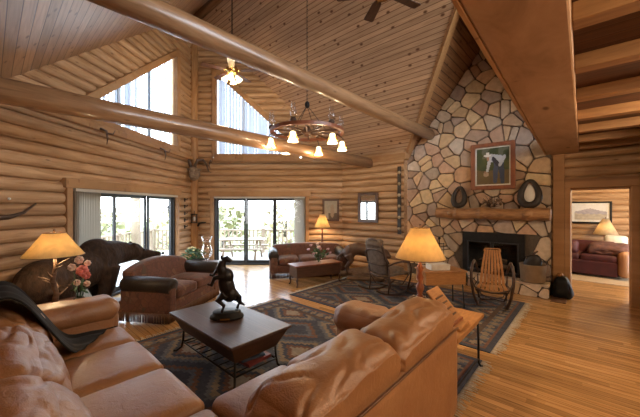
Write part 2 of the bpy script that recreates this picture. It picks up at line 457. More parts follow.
struct(plan(MB(), [(-3,-6),(13,-6),(13,2.2),(8.2,5.0),(RX+0.3,PY+0.25),(RX-0.3,PY+0.1),(EX-0.2,5.45),(EX-0.3,-6)], -0.12, 0).build('floor', M_floor))

def zl(x): return RZ - SL*(RX-x)
def zr(x): return RZ - SR*(x-RX)
def roof(name, poly, zf, mat, th=0.15):
    mb = MB(); n = len(poly)
    vs = [(p[0], p[1], zf(p[0], p[1])) for p in poly] + [(p[0], p[1], zf(p[0], p[1])+th) for p in poly]
    mb.add(vs, [tuple(range(n)), tuple(range(n, 2*n))[::-1]] + [(i, n+i, n+(i+1) % n, (i+1) % n) for i in range(n)], None, False)
    o = mb.build(name, mat); return struct(o)
lw = lambda x: PY - (RX-x)*DL[1]/DL[0]
bw = lambda x: PY + (x-RX)*DB[1]/DB[0]
GY, GZ, GS = 1.816, 5.40, 1.30   # cross gable over the fireplace
xv = lambda z: RX + (RZ-z)/SR    # where the high roof is at height z
roof('ceiling_left', [(RX,-3.0),(RX,PY+0.25),(EX-0.1,lw(EX-0.1)+0.25),(EX-0.1,-3.0)], lambda x,y: zl(x), M_ceilL)
ez = 3.02
ey = (GZ-ez)/GS
roof('ceiling_right', [(RX,-3.0),(7.4,-3.0),(7.4,-0.4),(xv(ez),GY-ey),(xv(GZ),GY),(xv(ez),GY+ey),(7.4,GY+ey+0.02),(7.4,bw(7.4)+0.25),(RX,PY+0.25)], lambda x,y: zr(x), M_ceilR)
roof('ceiling_gable_far', [(xv(GZ),GY),(7.8,GY),(7.8,GY+ey),(xv(ez),GY+ey)], lambda x,y: GZ-GS*abs(y-GY), M_ceilD)
roof('ceiling_gable_near', [(xv(GZ),GY),(xv(ez),GY-ey),(7.8,GY-ey),(7.8,GY)], lambda x,y: GZ-GS*abs(y-GY), M_ceilD)
# valley board between the two roofs
def valley():
    a = Vector((xv(GZ), GY, GZ)); b = Vector((xv(ez), GY+ey, ez))
    mb = MB(); d = (b-a).normalized(); side = Vector((1,0,0)); side = (side - d*side.dot(d)).normalized()
    up = d.cross(side).normalized()
    if up.z > 0: up = -up
    q = [a+side*-0.02, a+side*0.17, b+side*0.17, b+side*-0.02]
    vs = q + [p+up*0.06 for p in q]
    mb.add(vs, [(0,1,2,3),(7,6,5,4),(0,4,5,1),(1,5,6,2),(2,6,7,3),(3,7,4,0)], None, False)
    return mb
struct(valley().build('trim_1', M_joist))

PITCH = 0.18
def logwall(name, p0, p1, zmax, top=None, holes=(), depth=0.075, back=0.12):
    dx, dy = p1[0]-p0[0], p1[1]-p0[1]; Ln = math.hypot(dx, dy)
    mb = MB(); st = 0.02; ns = int(Ln/st)
    for i in range(int(zmax/PITCH)+1):
        z0 = i*PITCH; zc = z0+PITCH/2
        run = None
        for k in range(ns+2):
            s = (k+0.5)*st
            ok = k <= ns and s <= Ln+st and (top is None or top(s) > z0-0.12) and not any(h(s, zc) for h in holes)
            if ok and run is None: run = k*st
            if not ok and run is not None:
                e = min(k*st, Ln)
                if e-run > 0.03:
                    jit = random.uniform(-0.008, 0.008)
                    prof = [(-back, z0), (0.012, z0)]
                    for a in range(1, 8):
                        an = PI*a/8
                        prof.append((0.012+(depth+jit)*math.sin(an), z0+PITCH/2-PITCH/2*math.cos(an)))
                    prof += [(0.012, z0+PITCH), (-back, z0+PITCH)]
                    n = len(prof)
                    vs = [(run, y, z) for y, z in prof] + [(e, y, z) for y, z in prof]
                    mb.add(vs, [(j, j+1, n+j+1, n+j) for j in range(n-1)], None, True)
                    mb.add(vs, [tuple(range(n)), tuple(range(n, 2*n))[::-1], (n-1, 0, n, 2*n-1)], None, False)
                run = None
    o = mb.build(name, M_log); o.location = (p0[0], p0[1], 0); o.rotation_euler = (0,0,math.atan2(dy, dx))
    return struct(o)

# left prow wall (from the post towards the camera)
UW1 = (0.95, 4.04, 3.30, 5.96, 3.50)     # upper window s0 s1 z0 ztop(s0) ztop(s1)
def uw(s, w): return w[3] + (w[4]-w[3])*(s-w[0])/(w[1]-w[0])
hole1 = lambda s, z: UW1[0]-0.05 < s < UW1[1]+0.05 and UW1[2]-0.09 < z < uw(s, UW1)+0.08
D1 = (1.02, 4.18, 2.06)
hold1 = lambda s, z: D1[0]-0.05 < s < D1[1]+0.05 and z < D1[2]+0.05
LL = (RX-EX)/DL[0]
logwall('wall_left', wall_pt(0), wall_pt(LL), 7.6, lambda s: RZ-SL*DL[0]*s+0.1, (hole1, hold1))
# back prow wall: start at its right end
LB = 4.58
UW2 = (0.695, 3.27, 3.27, 5.92, 3.55)    # measured from the post
hole2 = lambda s, z: UW2[0]-0.05 < LB-s < UW2[1]+0.05 and UW2[2]-0.09 < z < uw(LB-s, UW2)+0.08
D2 = (0.68, 3.44, 2.06)
hold2 = lambda s, z: D2[0]-0.05 < LB-s < D2[1]+0.05 and z < D2[2]+0.05
logwall('wall_back', back_pt(LB), back_pt(0), 7.6, lambda s: RZ-SR*DB[0]*(LB-s)+0.1, (hole2, hold2))
logwall('wall_right', (SX, 3.57), (SX, CY+0.05), 3.1, None, ())
logwall('wall_entry', (DX, -0.98), (DX, 0.62), 2.9, None, (lambda s, z: 0.42 < s < 1.33 and z < 2.18,), depth=0.06)
logwall('wall_side', (5.2, -0.95), (DX, -0.95), 2.9, None, ())
logwall('wall_eave', (EX, lw(EX)), (EX, -3.0), 2.9, None, ())
logwall('wall_rear', (EX, -3.0), (DX, -3.0), 2.8, None, ())
struct(MB().b2((DX,-3.1,0),(DX+0.15,-0.98,2.9)).build('wall_entry_end', M_trim))

def local(o, p0, p1):
    o.location = (p0[0], p0[1], 0); o.rotation_euler = (0,0,math.atan2(p1[1]-p0[1], p1[0]-p0[0])); return o

# prow post
def cyl(name, a, b, r, mat, n=16):
    mb = MB(); a = Vector(a); b = Vector(b); L = (b-a).length
    mb.tube([(0,0,0),(L*0.25,0,0),(L*0.5,0,0),(L*0.75,0,0),(L,0,0)], [r*1.03,r,r*0.99,r,r*1.02], n)
    o = mb.build(name, mat); o.location = a
    o.rotation_euler = (b-a).to_track_quat('X', 'Z').to_euler(); return o
mb = MB(); mb.tube([(0,0,z*0.94) for z in range(9)], [0.125+0.008*math.sin(z*2.3) for z in range(9)], 14)
o = struct(mb.build('pillar_prow_post', M_logv)); o.location = (RX-0.02, PY-0.13, 0)

# tie beams and ridge
for nm, y, z, x0, x1, r in (('tie_beam', 3.02, 3.56, EX, FX+0.05, 0.125), ('tie_beam', 4.62, 2.98, EX, SX+0.05, 0.135)):
    struct(cyl(nm, (x0, y, z), (x1, y, z), r, M_logx, 20))
struct(cyl('ridge_beam', (RX, -1.2, RZ-0.12), (RX, PY-0.1, RZ-0.12), 0.12, M_logx))
# plate ledges under the upper windows
o = struct(MB().b2((0.05,0.0,3.13),(4.95,0.16,3.25)).build('trim_2', M_trim, bevel=0.02)); local(o, wall_pt(0), wall_pt(LL))
o = struct(MB().b2((0.9,0.0,3.11),(4.45,0.15,3.22)).build('trim_3', M_trim, bevel=0.02)); local(o, back_pt(LB), back_pt(0))
o = struct(MB().b2((SX-0.10,3.5,2.96),(SX+0.1,CY+0.1,3.16)).build('trim_4', M_joist, bevel=0.03))

# upper trapezoid windows: frame, mullions, pane + vertical blind
def trapz(name, p0, p1, S, w, label, flip):
    root = bpy.data.objects.new(name, None); C.objects.link(root); local(root, p0, p1); root['kind'] = 'structure'
    s0, s1, z0, za, zb = w
    q = [(S(s0), z0), (S(s1), z0), (S(s1), zb), (S(s0), za)]
    fr = MB()
    def bar(a, b, wd, th0, th1):
        d = Vector((b[0]-a[0], b[1]-a[1])).normalized(); nx = Vector((-d[1], d[0]))*wd/2
        poly = [(a[0]+nx[0], a[1]+nx[1]), (a[0]-nx[0], a[1]-nx[1]), (b[0]-nx[0], b[1]-nx[1]), (b[0]+nx[0], b[1]+nx[1])]
        fr.prism(poly, lambda p, t: (p[0], t, p[1]), th0, th1)
    for i in range(4): bar(q[i], q[(i+1) % 4], 0.15, -0.02, 0.12)
    fr.build('window_frame', M_trim, root, bevel=0.01)
    pn = MB(); pn.prism(q, lambda p, t: (p[0], t, p[1]), -0.085, -0.075); pn.build('pane', M_glass, root)
    # sash lines
    fr = MB()
    for k in (0.33, 0.66):
        s = s0+(s1-s0)*k; fr.b2((S(s)-0.03,-0.10,z0),(S(s)+0.03,-0.05,uw(s, w)))
    fr.build('sash', M_frame, root)
    bl = thing('vertical_blind', label, 'blind', (0,0,0)); local(bl, p0, p1)
    sl = MB(); n = int((s1-s0)/0.105)
    for i in range(n):
        s = s0+0.10+(s1-s0-0.2)*(i+0.5)/n; zt = uw(s, w)-0.09
        sl.box((S(s), -0.01, (z0+0.08+zt)/2), (0.118, 0.004, zt-z0-0.08), rz=random.uniform(0.05, 0.75)*flip)
    sl.build('slat', M_blind, bl)
    hr = MB(); a = (S(s0+0.06), uw(s0+0.06, w)-0.09); b = (S(s1-0.06), uw(s1-0.06, w)-0.09)
    hr.tube([(a[0],-0.01,a[1]),(b[0],-0.01,b[1])], 0.018, 8); hr.build('head_rail', M_white, bl)
trapz('window_1', wall_pt(0), wall_pt(LL), lambda s: s, UW1, 'white vertical blind in the sloped window above the bear', 1)
trapz('window_2', back_pt(LB), back_pt(0), lambda s: LB-s, UW2, 'white vertical blind in the sloped window behind the wagon wheel chandelier', -1)

# sliding doors
def slider(name, p0, p1, S, d, blind, label, hang):
    root = bpy.data.objects.new(name, None); C.objects.link(root); local(root, p0, p1); root['kind'] = 'structure'
    s0, s1, zt = d
    a, b = sorted((S(s0), S(s1)))
    fr = MB()
    fr.b2((a,-0.10,0.0),(a+0.07,0.04,zt)); fr.b2((b-0.07,-0.10,0.0),(b,0.04,zt))
    fr.b2((a+0.07,-0.10,zt-0.06),(b-0.07,0.04,zt)); fr.b2((a+0.07,-0.10,0.0),(b-0.07,0.04,0.05))
    fr.build('door_frame', M_frame, root, bevel=0.006)
    L = (b-a-0.14)/3
    for k in range(3):
        x0 = a+0.07+k*L; y = (-0.02, -0.06, -0.02)[k]
        m = MB(); w = 0.055
        m.b2((x0,y-0.02,0.05),(x0+w,y+0.02,zt-0.06)); m.b2((x0+L-w,y-0.02,0.05),(x0+L,y+0.02,zt-0.06))
        m.b2((x0+w,y-0.02,zt-0.06-w),(x0+L-w,y+0.02,zt-0.06)); m.b2((x0+w,y-0.02,0.05),(x0+L-w,y+0.02,0.13))
        sp = m.build('sash', M_frame, root, bevel=0.004)
        g = MB(); g.b2((x0+w,y-0.004,0.13),(x0+L-w,y+0.004,zt-0.06-w)); g.build('pane', M_glass, sp)
        if k == 1:
            h = MB(); h.tube([(x0+0.03,y+0.02,0.95),(x0+0.03,y+0.06,0.97),(x0+0.03,y+0.06,1.13),(x0+0.03,y+0.02,1.15)], 0.010, 6); h.build('handle', M_iron, sp)
    t = MB()
    t.b2((a-0.11,-0.02,0),(a,0.11,zt+0.12)); t.b2((b,-0.02,0),(b+0.11,0.11,zt+0.12)); t.b2((a-0.16,-0.02,zt),(b+0.16,0.14,zt+0.16))
    t.build('casing', M_trim, root, bevel=0.012)
    bl = thing('vertical_blind', label, 'blind'); local(bl, p0, p1)
    sl = MB(); e0, e1 = blind; n = max(4, int(abs(e1-e0)/0.035))
    for i in range(n):
        s = e0+(e1-e0)*(i+0.5)/n
        sl.box((S(s), 0.085, (zt-0.02)/2), (0.09, 0.004, zt-0.09), rz=1.15*hang)
    sl.build('slat', M_blindd, bl)
    hr = MB().b2((a+0.02,0.045,zt-0.05),(b-0.02,0.135,zt-0.002)); hr.build('head_rail', M_blindd, bl)
slider('door_1', wall_pt(0), wall_pt(LL), lambda s: s, D1, (3.60, 4.16), 'beige vertical blind drawn open beside the bear', 1)
slider('door_2', back_pt(LB), back_pt(0), lambda s: LB-s, D2, (3.10, 3.42), 'beige vertical blind stacked at the door edge near the small lamp', -1)

# ---- entry wall: casing of the doorway to the next room, pine board beside the stone
t = MB()
t.b2((DX-0.10,-0.62,0),(DX+0.02,-0.51,2.12)); t.b2((DX-0.10,0.31,0),(DX+0.02,0.40,2.12)); t.b2((DX-0.11,-0.62,2.12),(DX+0.02,0.40,2.30))
t.b2((DX+0.0,-0.56,0),(DX+0.16,-0.50,2.12)); t.b2((DX+0.0,0.30,0),(DX+0.16,0.34,2.12)); t.b2((DX+0.0,-0.5,2.08),(DX+0.16,0.3,2.12))
root = bpy.data.objects.new('door_3', None); C.objects.link(root); root['kind'] = 'structure'
t.build('door_frame', M_trim, root, bevel=0.01)
struct(MB().b2((DX-0.10,0.40,0),(DX+0.05,0.585,2.80)).build('trim_5', M_trim, bevel=0.01))
# ---- loft over the entry side
SZ = 2.79
le = lambda x: 0.50+0.0287*(x-1.58)
re_ = lambda x: 0.082+0.018*(x-1.96)
o = struct(plan(MB(), [(-0.6,re_(-0.6)),(DX+0.1,re_(DX+0.1)),(DX+0.1,le(DX+0.1)),(-0.6,le(-0.6))], SZ, SZ+0.32).build('beam_loft_edge', M_board, bevel=0.015, flat=True))
struct(plan(MB(), [(-0.6,le(-0.6)),(FX-0.02,le(FX)),(FX-0.02,le(FX)+0.03),(-0.6,le(-0.6)+0.03)], SZ, SZ+0.3).build('trim_6', M_trim, bevel=0.006, flat=True))
for x in (-0.2, 0.65, 1.47, 2.28, 3.06, 3.92, 4.80, 5.62, 6.45, 7.2):
    struct(MB().b2((x-0.065,-3.0,SZ+0.01),(x+0.065,re_(x)-0.002,SZ+0.12)).build('beam_loft_joist', M_joist, bevel=0.008))
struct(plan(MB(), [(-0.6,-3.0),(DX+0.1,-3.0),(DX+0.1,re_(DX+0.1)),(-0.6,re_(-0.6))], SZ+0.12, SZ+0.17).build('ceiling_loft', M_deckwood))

# ---- stone
def clip(poly, a, b, c):       # keep a*x+b*y<=c
    out = []
    for i in range(len(poly)):
        p, q = poly[i], poly[(i+1) % len(poly)]
        dp, dq = a*p[0]+b*p[1]-c, a*q[0]+b*q[1]-c
        if dp <= 0: out.append(p)
        if dp*dq < 0:
            t = dp/(dp-dq); out.append((p[0]+(q[0]-p[0])*t, p[1]+(q[1]-p[1])*t))
    return out
def area(p): return 0.5*sum(p[i][0]*p[(i+1) % len(p)][1]-p[(i+1) % len(p)][0]*p[i][1] for i in range(len(p)))
SC = [(0.37,0.29,0.22),(0.42,0.33,0.245),(0.50,0.37,0.22),(0.44,0.30,0.17),(0.40,0.27,0.165),(0.34,0.235,0.155),(0.45,0.32,0.20),(0.30,0.20,0.14),(0.36,0.225,0.15),(0.28,0.205,0.16),(0.41,0.25,0.145),(0.47,0.36,0.25),(0.33,0.25,0.195)]
def flagstones(mb, region, cell, fn, cells_clip=None, depth=0.05, rnd=random, squash=1.0, gap=0.010, drop=0.10):
    """ region: convex half planes list (a,b,c) ; fn(u,w,d)->3D """
    xs = region['box']; pts = []
    nx = max(1, int((xs[1]-xs[0])/cell)); ny = max(1, int((xs[3]-xs[2])/(cell*squash)))
    for i in range(-1, nx+1):
        for j in range(-1, ny+1):
            if rnd.random() < drop: continue
            pts.append((xs[0]+(i+0.5+rnd.uniform(-.6,.6)+0.25*(j % 2))*(xs[1]-xs[0])/nx, xs[2]+(j+0.5+rnd.uniform(-.5,.5))*(xs[3]-xs[2])/ny))
    for p in pts:
        poly = [(p[0]-1.2,p[1]-1.2),(p[0]+1.2,p[1]-1.2),(p[0]+1.2,p[1]+1.2),(p[0]-1.2,p[1]+1.2)]
        for q in pts:
            if q is p: continue
            a, b = q[0]-p[0], q[1]-p[1]; d2 = a*a+b*b
            if d2 > 2.0: continue
            L = math.sqrt(d2)
            poly = clip(poly, a/L, b/L, ((q[0]+p[0])/2*a+(q[1]+p[1])/2*b)/L-gap)
            if len(poly) < 3: break
        if len(poly) < 3: continue
        for (a, b, c) in region['half']: poly = clip(poly, a, b, c) if len(poly) > 2 else poly
        if len(poly) < 3: continue
        if cells_clip:
            poly = cells_clip(poly)
            if not poly or len(poly) < 3: continue
        ar = area(poly)
        if abs(ar) < 0.004: continue
        if ar < 0: poly = poly[::-1]
        # chamfer corners
        pp = []
        for i in range(len(poly)):
            a, b, c = poly[i-1], poly[i], poly[(i+1) % len(poly)]
            for o2 in (a, c):
                L = math.hypot(o2[0]-b[0], o2[1]-b[1]); t = min(0.3, 0.025/max(L, 1e-6))
                pp.append((b[0]+(o2[0]-b[0])*t, b[1]+(o2[1]-b[1])*t))
        cx = sum(x for x, _ in pp)/len(pp); cy = sum(y for _, y in pp)/len(pp)
        dd = depth*rnd.uniform(0.75, 1.25); base = rnd.choice(SC); k = rnd.uniform(0.95, 1.42)
        col = tuple(min(1, x*k) for x in base)
        n = len(pp); t1 = (rnd.uniform(-.06,.06), rnd.uniform(-.06,.06))
        ins = lambda f: [(cx+(x-cx)*f, cy+(y-cy)*f) for x, y in pp]
        rings = [(pp, 0.0), (pp, dd*0.7), (ins(0.93), dd)]
        vs = []
        for ring, d in rings:
            for x, y in ring: vs.append(fn(x, y, d+((x-cx)*t1[0]+(y-cy)*t1[1] if d > 0 else 0)))
        fs = [tuple(range(2*n, 3*n))]
        for r_ in range(2):
            fs += [(r_*n+i, r_*n+(i+1) % n, (r_+1)*n+(i+1) % n, (r_+1)*n+i) for i in range(n)]
        mb.add(vs, fs, col, False)
fb = (1.03, 2.24, 1.18)    # firebox opening y0 y1 top
HZ = 0.27
def fbclip(poly):
    cx = sum(p[0] for p in poly)/len(poly); cy = sum(p[1] for p in poly)/len(poly)
    if fb[0] < cx < fb[1] and cy < fb[2]: return None
    if cy > fb[2] and fb[0]-0.05 < cx < fb[1]+0.05: return clip(poly, 0, -1, -fb[2])
    if any(fb[0] < p[0] < fb[1] and p[1] < fb[2] for p in poly):
        return clip(poly, 1, 0, fb[0]) if cx < 1.6 else clip(poly, -1, 0, -fb[1])
    return poly
gl = math.hypot(GS, 1)
wall = struct(bpy.data.objects.new('wall_fireplace', None)); C.objects.link(wall)
mb = MB(); Y0, Y1 = 0.605, 3.66
pl = [(Y0,0),(fb[0],0),(fb[0],fb[2]),(fb[1],fb[2]),(fb[1],0),(Y1,0),(Y1,GZ-GS*(Y1-GY)+0.05),(GY,GZ+0.05),(Y0,GZ-GS*(GY-Y0)+0.05)]
mb.prism(pl, lambda p, t: (t, p[0], p[1]), FX+0.04, FX+0.4)
mb.build('mortar_bed', M_mortar, wall)
mb = MB(); rnd = random.Random(11)
flagstones(mb, dict(box=(Y0,Y1,0.1,5.4), half=[(-1,0,-Y0),(1,0,Y1),(0,-1,-HZ-0.01),(GS/gl,1/gl,(GZ+GS*GY)/gl-0.01),(-GS/gl,1/gl,(GZ-GS*GY)/gl-0.01)]), 0.285, lambda y, z, d: (FX+0.05-d, y, z), fbclip, 0.06, rnd, 0.72, drop=0.22)
mb.build('flagstone', M_stone, wall, bevel=0.006)
# raised hearth
hearth = struct(bpy.data.objects.new('floor_hearth', None)); C.objects.link(hearth)
HX = 7.12
MB().b2((HX+0.03,Y0+0.02,0.0),(FX+0.1,3.2,HZ-0.03)).build('mortar_bed', M_mortar, hearth)
mb = MB()
flagstones(mb, dict(box=(Y0,3.2,-0.02,HZ), half=[(-1,0,-Y0),(1,0,3.2),(0,-1,0),(0,1,HZ-0.01)]), 0.25, lambda y, z, d: (HX+0.05-d, y, z), None, 0.05, rnd, 0.5)
flagstones(mb, dict(box=(Y0,3.2,HX,FX), half=[(-1,0,-Y0),(1,0,3.2),(0,-1,-HX+0.0),(0,1,FX)]), 0.30, lambda y, x, d: (x, y, HZ-0.05+d), None, 0.045, rnd, 1.0)
mb.build('flagstone', M_stone, hearth, bevel=0.006)

# camera-side dark strip on the end of the log wall, with brasses
def rel(o, parent):      # mesh written in room axes under an unrotated thing
    o.location = -Vector(parent.location); return o

# ------------------------------------------------------------------ sectional sofa
so = thing('sectional_sofa', 'large tan leather L-shaped sectional sofa with wrinkled cushions around the dark coffee table', 'sofa', (0.35,2.2,0))
def P(mb, name, mat, **k): return rel(mb.build(name, mat, so, **k), so)
mb = MB(); mb.b2((-0.24,0.86,0.07),(0.88,4.02,0.27)); mb.b2((0.88,0.86,0.07),(2.60,1.80,0.27)); P(mb, 'base', M_leather, bevel=0.03)
for y0, y1, sd in ((3.27,3.80,1),(2.57,3.27,2),(1.87,2.57,3)):
    P(MB().rbox((0.55,(y0+y1)/2,0.375), (0.84,y1-y0-0.006,0.21), 0.065, 12, (0.01,0.0,0.028), wr=0.004, wf=4, seed=sd), 'seat_cushion', M_leather)
P(MB().rbox((0.55,1.44,0.372), (0.84,0.84,0.205), 0.065, 12, (0,0,0.022), wr=0.004, wf=4, seed=9), 'seat_cushion', M_leather)
for x0, x1, sd in ((0.98,1.64,4),(1.64,2.33,5)):
    P(MB().rbox(((x0+x1)/2,1.49,0.375), (x1-x0-0.006,0.82,0.21), 0.065, 12, (0.0,0.01,0.028), wr=0.004, wf=4, seed=sd), 'seat_cushion', M_leather)
# backs
P(MB().rbox((-0.16,2.45,0.42), (0.16,3.15,0.74), 0.06, 10), 'back_frame', M_leather)
mb = MB().rbox((1.31,0.855,0.41), (2.60,0.075,0.70), 0.03, 10, (0,0.006,0)); P(mb, 'back_panel', M_leather)
pp = MB().tube([(0.02,0.818,0.755),(0.7,0.814,0.757),(1.3,0.813,0.757),(2.0,0.814,0.757),(2.59,0.818,0.755)], 0.009, 6); P(pp, 'piping', M_leatherb)
def slump(a, k=0.10):
    def w(o):
        t = (o[2]+0.27)/0.54
        return (o[0]-k*t*(a == 'x'), o[1]-k*t*(a == 'y'), o[2]+0.02*math.sin(o[1 if a == 'x' else 0]*5))
    return w
for y0, y1, sd in ((2.83,3.74,11),(1.98,2.85,12),(1.12,2.0,13)):
    P(MB().rbox((0.13,(y0+y1)/2,0.69), (0.40,y1-y0,0.56), 0.16, 56, (0.06,0.01,0.04), wr=0.022, wf=5.0, seed=sd, warp=slump('x'), stretch=(1,0.75,1.9)), 'back_cushion', M_leather)
def flushback(o):
    o = slump('y', 0.05)(o); return (o[0], max(o[1], -0.232-0.02*max(0, o[2])), o[2])
for x0, x1, sd in ((0.78,1.67,14),(1.62,2.60,15)):
    P(MB().rbox(((x0+x1)/2,1.065,0.67), (x1-x0,0.46,0.55), 0.15, 56, (0.01,0.05,0.035), wr=0.022, wf=5.0, seed=sd, warp=flushback, stretch=(0.75,1,1.9)), 'back_cushion', M_leather)
def fatarm(o):
    return (o[0], o[1], o[2])
P(MB().rbox((0.36,3.93,0.40), (1.18,0.33,0.72), 0.15, 22, (0.02,0.02,0.02), wr=0.012, wf=3.5, seed=21), 'arm', M_leather)
P(MB().rbox((2.46,1.39,0.40), (0.33,1.08,0.70), 0.15, 26, (0.02,0.02,0.02), wr=0.016, wf=3.8, seed=22, stretch=(1,1.6,1)), 'arm', M_leather)
P(MB().rbox((2.44,1.42,0.66), (0.40,1.02,0.26), 0.13, 30, (0.01,0.01,0.01), wr=0.016, wf=4.2, seed=23, stretch=(1,1.8,1)), 'arm_pad', M_leather)
P(MB().rbox((0.40,3.92,0.66), (1.10,0.40,0.24), 0.12, 26, (0.01,0.01,0.01), wr=0.012, wf=4.2, seed=24, stretch=(1.6,1,1)), 'arm_pad', M_leather)
for x, y in ((-0.15,0.95),(-0.15,3.95),(0.8,3.95),(2.5,0.95),(2.5,1.75)):
    P(MB().lathe([(0.03,0),(0.04,0.07)], 10, (x,y,0)), 'foot', M_dark)

# throw over the far corner
def sofah(x, y):
    def ss(a, b, t): t = max(0, min(1, (t-a)/(b-a))); return t*t*(3-2*t)
    seat = 0.505
    back = 0.505 + 0.52*(1-ss(0.02, 0.46, x)); back -= 0.25*(1-ss(-0.3,-0.12, x))
    arm = 0.505 + 0.30*ss(3.69, 3.80, y); arm -= 0.4*ss(4.06, 4.18, y)
    return max(seat, back*(1 if y < 3.75 else 1), arm) if y < 4.06 else max(arm, back-0.4*ss(4.06,4.2,y))
mb = MB(); A, B, Cc, D = (-0.24,2.95), (-0.22,3.98), (0.88,3.68), (0.46,3.10); n = 44
for i in range(n+1):
    for j in range(n+1):
        u, v = i/n, j/n
        x = (1-u)*((1-v)*A[0]+v*B[0])+u*((1-v)*D[0]+v*Cc[0]); y = (1-u)*((1-v)*A[1]+v*B[1])+u*((1-v)*D[1]+v*Cc[1])
        if v > 0: y = y*(1-v)+v*min(y, 3.98-0.40*min(1, u/0.45))
        z = max(sofah(x+dx, y+dy) for dx, dy in ((0,0),(.05,0),(-.05,0),(0,.05),(0,-.05)))
        fold = 0.014*math.sin(v*26+3*noise.noise(Vector((x*4,y*4,0))))*(1-0.5*u)
        mb.v.append(Vector((x, y, z+0.03+0.045*max(0, min(1, (0.55-x)/0.2))+fold)))
for i in range(n):
    for j in range(n):
        a = i*(n+1)+j; mb.f.append([a, a+n+1, a+n+2, a+1]); mb.c.append(None); mb.sm.append(True)
o = mb.build('throw_blanket', M_throw); q = o.modifiers.new('t', 'SOLIDIFY'); q.thickness = 0.012; q.offset = 1
tag(o, 'black throw blanket draped over the far corner of the leather sectional', 'blanket')

# ------------------------------------------------------------------ coffee table
ct = thing('coffee_table', 'dark plank coffee table with tapered box sides on wrought iron legs', 'table', (1.818,3.08,0))
MB().b2((-0.365,-0.69,0.455),(0.365,0.69,0.485)).build('tabletop', M_tabletop, ct, bevel=0.006)
MB().taper((0,0,0.26), (0.50,1.14), (0.69,1.34), 0.195).build('apron', M_dark, ct, bevel=0.005)
for sx in (-1,1):
    for sy in (-1,1):
        MB().tube([(sx*.245,sy*.56,.27),(sx*.25,sy*.565,.15),(sx*.26,sy*.58,.07),(sx*.30,sy*.63,.02),(sx*.325,sy*.655,.022)], 0.012, 7).build('leg', M_iron, ct)
mb = MB()
for sx in (-1,1): mb.tube([(sx*.25,-.57,.13),(sx*.25,.57,.13)], 0.009, 6)
for sy in (-1,1): mb.tube([(-.25,sy*.57,.13),(.25,sy*.57,.13)], 0.009, 6)
for k in range(9): mb.tube([(-.25,-.50+k*.125,.13),(.25,-.50+k*.125,.13)], 0.006, 5)
mb.build('stretcher', M_iron, ct)
for k, (y, x, z, d, m, rz, lb) in enumerate(((-0.36,0.06,0.155,(0.30,0.34,0.03),M_book,0.1,'red bound book at the bottom of the pile under the coffee table'),(-0.33,0.05,0.184,(0.26,0.32,0.022),M_bookb,-0.15,'dark blue book lying between two others under the coffee table'),(-0.30,0.07,0.205,(0.23,0.29,0.012),M_white,0.25,'white magazine on top of the pile under the coffee table'))):
    b = thing('book', lb, 'book', (1.818+x,3.08+y,z-d[2]/2), rz, 'reading under the coffee table')
    MB().box((0,0,d[2]/2), d).build('cover', m, b, bevel=0.003)
    MB().box((0.004,0,d[2]/2), (d[0]-0.003,d[1]-0.012,d[2]*0.62)).build('pages', M_white, b)

# rearing bronze horse on an oval plinth
hs = thing('horse_statue', 'dark bronze rearing horse on a black oval plinth on the coffee table', 'sculpture', (1.83,3.10,0.485), math.radians(-40)); hs.scale = (1.06,1.06,1.06)
MB().lathe([(0.175,0),(0.18,0.012),(0.17,0.035),(0.15,0.040),(0.148,0.068),(0.14,0.075),(0,0.076)], 28, ex=1.0, ey=0.68).build('plinth', M_black, hs)
MB().b2((-0.05,-0.122,0.012),(0.05,-0.112,0.03)).build('plaque', M_brass, hs)
mb = MB()
mb.ell((0.0,0,0.34), (0.085,0.075,0.15), (0,-0.25,0)); mb.ell((-0.01,0,0.44), (0.085,0.07,0.10)); mb.ell((0.03,0,0.25), (0.085,0.072,0.085))
mb.tube([(-0.03,0,0.47),(-0.06,0,0.55),(-0.04,0,0.61)], [0.065,0.05,0.038], 10)
mb.tube([(-0.045,0,0.615),(0.0,0,0.635),(0.05,0,0.60)], [0.035,0.034,0.022], 10)
mb.ell((-0.055,0.02,0.655), (0.01,0.008,0.025)); mb.ell((-0.055,-0.02,0.655), (0.01,0.008,0.025))
for sy in (-1,1):
    e = sy*0.045; mb.tube([(0.03+e,sy*.045,.26),(-0.01+e*1.6,sy*.055,.20),(0.055+e*1.6,sy*.06,.145),(0.035+e*1.6,sy*.06,.10),(0.03+e*1.6,sy*.06,.075)], [.052,.036,.020,.015,.02], 8)
    mb.tube([(-0.03,sy*.04,.45),(-.12,sy*.05,.47+sy*.03),(-.15,sy*.05,.40+sy*.04),(-.19,sy*.05,.42+sy*.04)], [.036,.026,.018,.016], 8)
mb.tube([(0.085,0,0.27),(0.13,0,0.22),(0.14,0,0.15),(0.19,0,0.125)], [.02,.026,.022,.01], 8)
mb.build('horse', M_bronze, hs, remesh=0.007, smooth_it=4)

# ------------------------------------------------------------------ rugs
NAVY, RUST, TAN, SLATE, BRN, CRM = (0.055,0.058,0.075), (0.145,0.075,0.052), (0.20,0.155,0.11), (0.105,0.11,0.12), (0.09,0.062,0.05), (0.24,0.20,0.155)
def kilim(a, b, w, h, ph):
    e = min(a, w-a, b, h-b)
    if e < 0.06: return NAVY
    if e < 0.10: return RUST
    if e < 0.26:
        t = (a+b if e in (a, w-a) else a-b)
        t = b if min(a, w-a) < min(b, h-b) else a
        k = (t/0.16) % 1; j = abs((e-0.18)/0.08)
        return TAN if abs(k-0.5)*2 + j < 0.9 else (NAVY if int(t/0.16) % 2 else SLATE)
    if e < 0.30: return BRN
    cx = (a-0.3) % 0.84/0.84-0.5; cy = ((b-0.3+ph) % 1.05)/1.05-0.5
    d = abs(cx)*1.15+abs(cy)
    d = math.floor(d*12)/12
    if d < 0.10: return CRM
    if d < 0.20: return RUST
    if d < 0.30: return NAVY
    if d < 0.38: return TAN
    if d < 0.50: return SLATE
    if d < 0.62: return NAVY
    if d < 0.70: return RUST
    if d < 0.80: return SLATE
    return NAVY
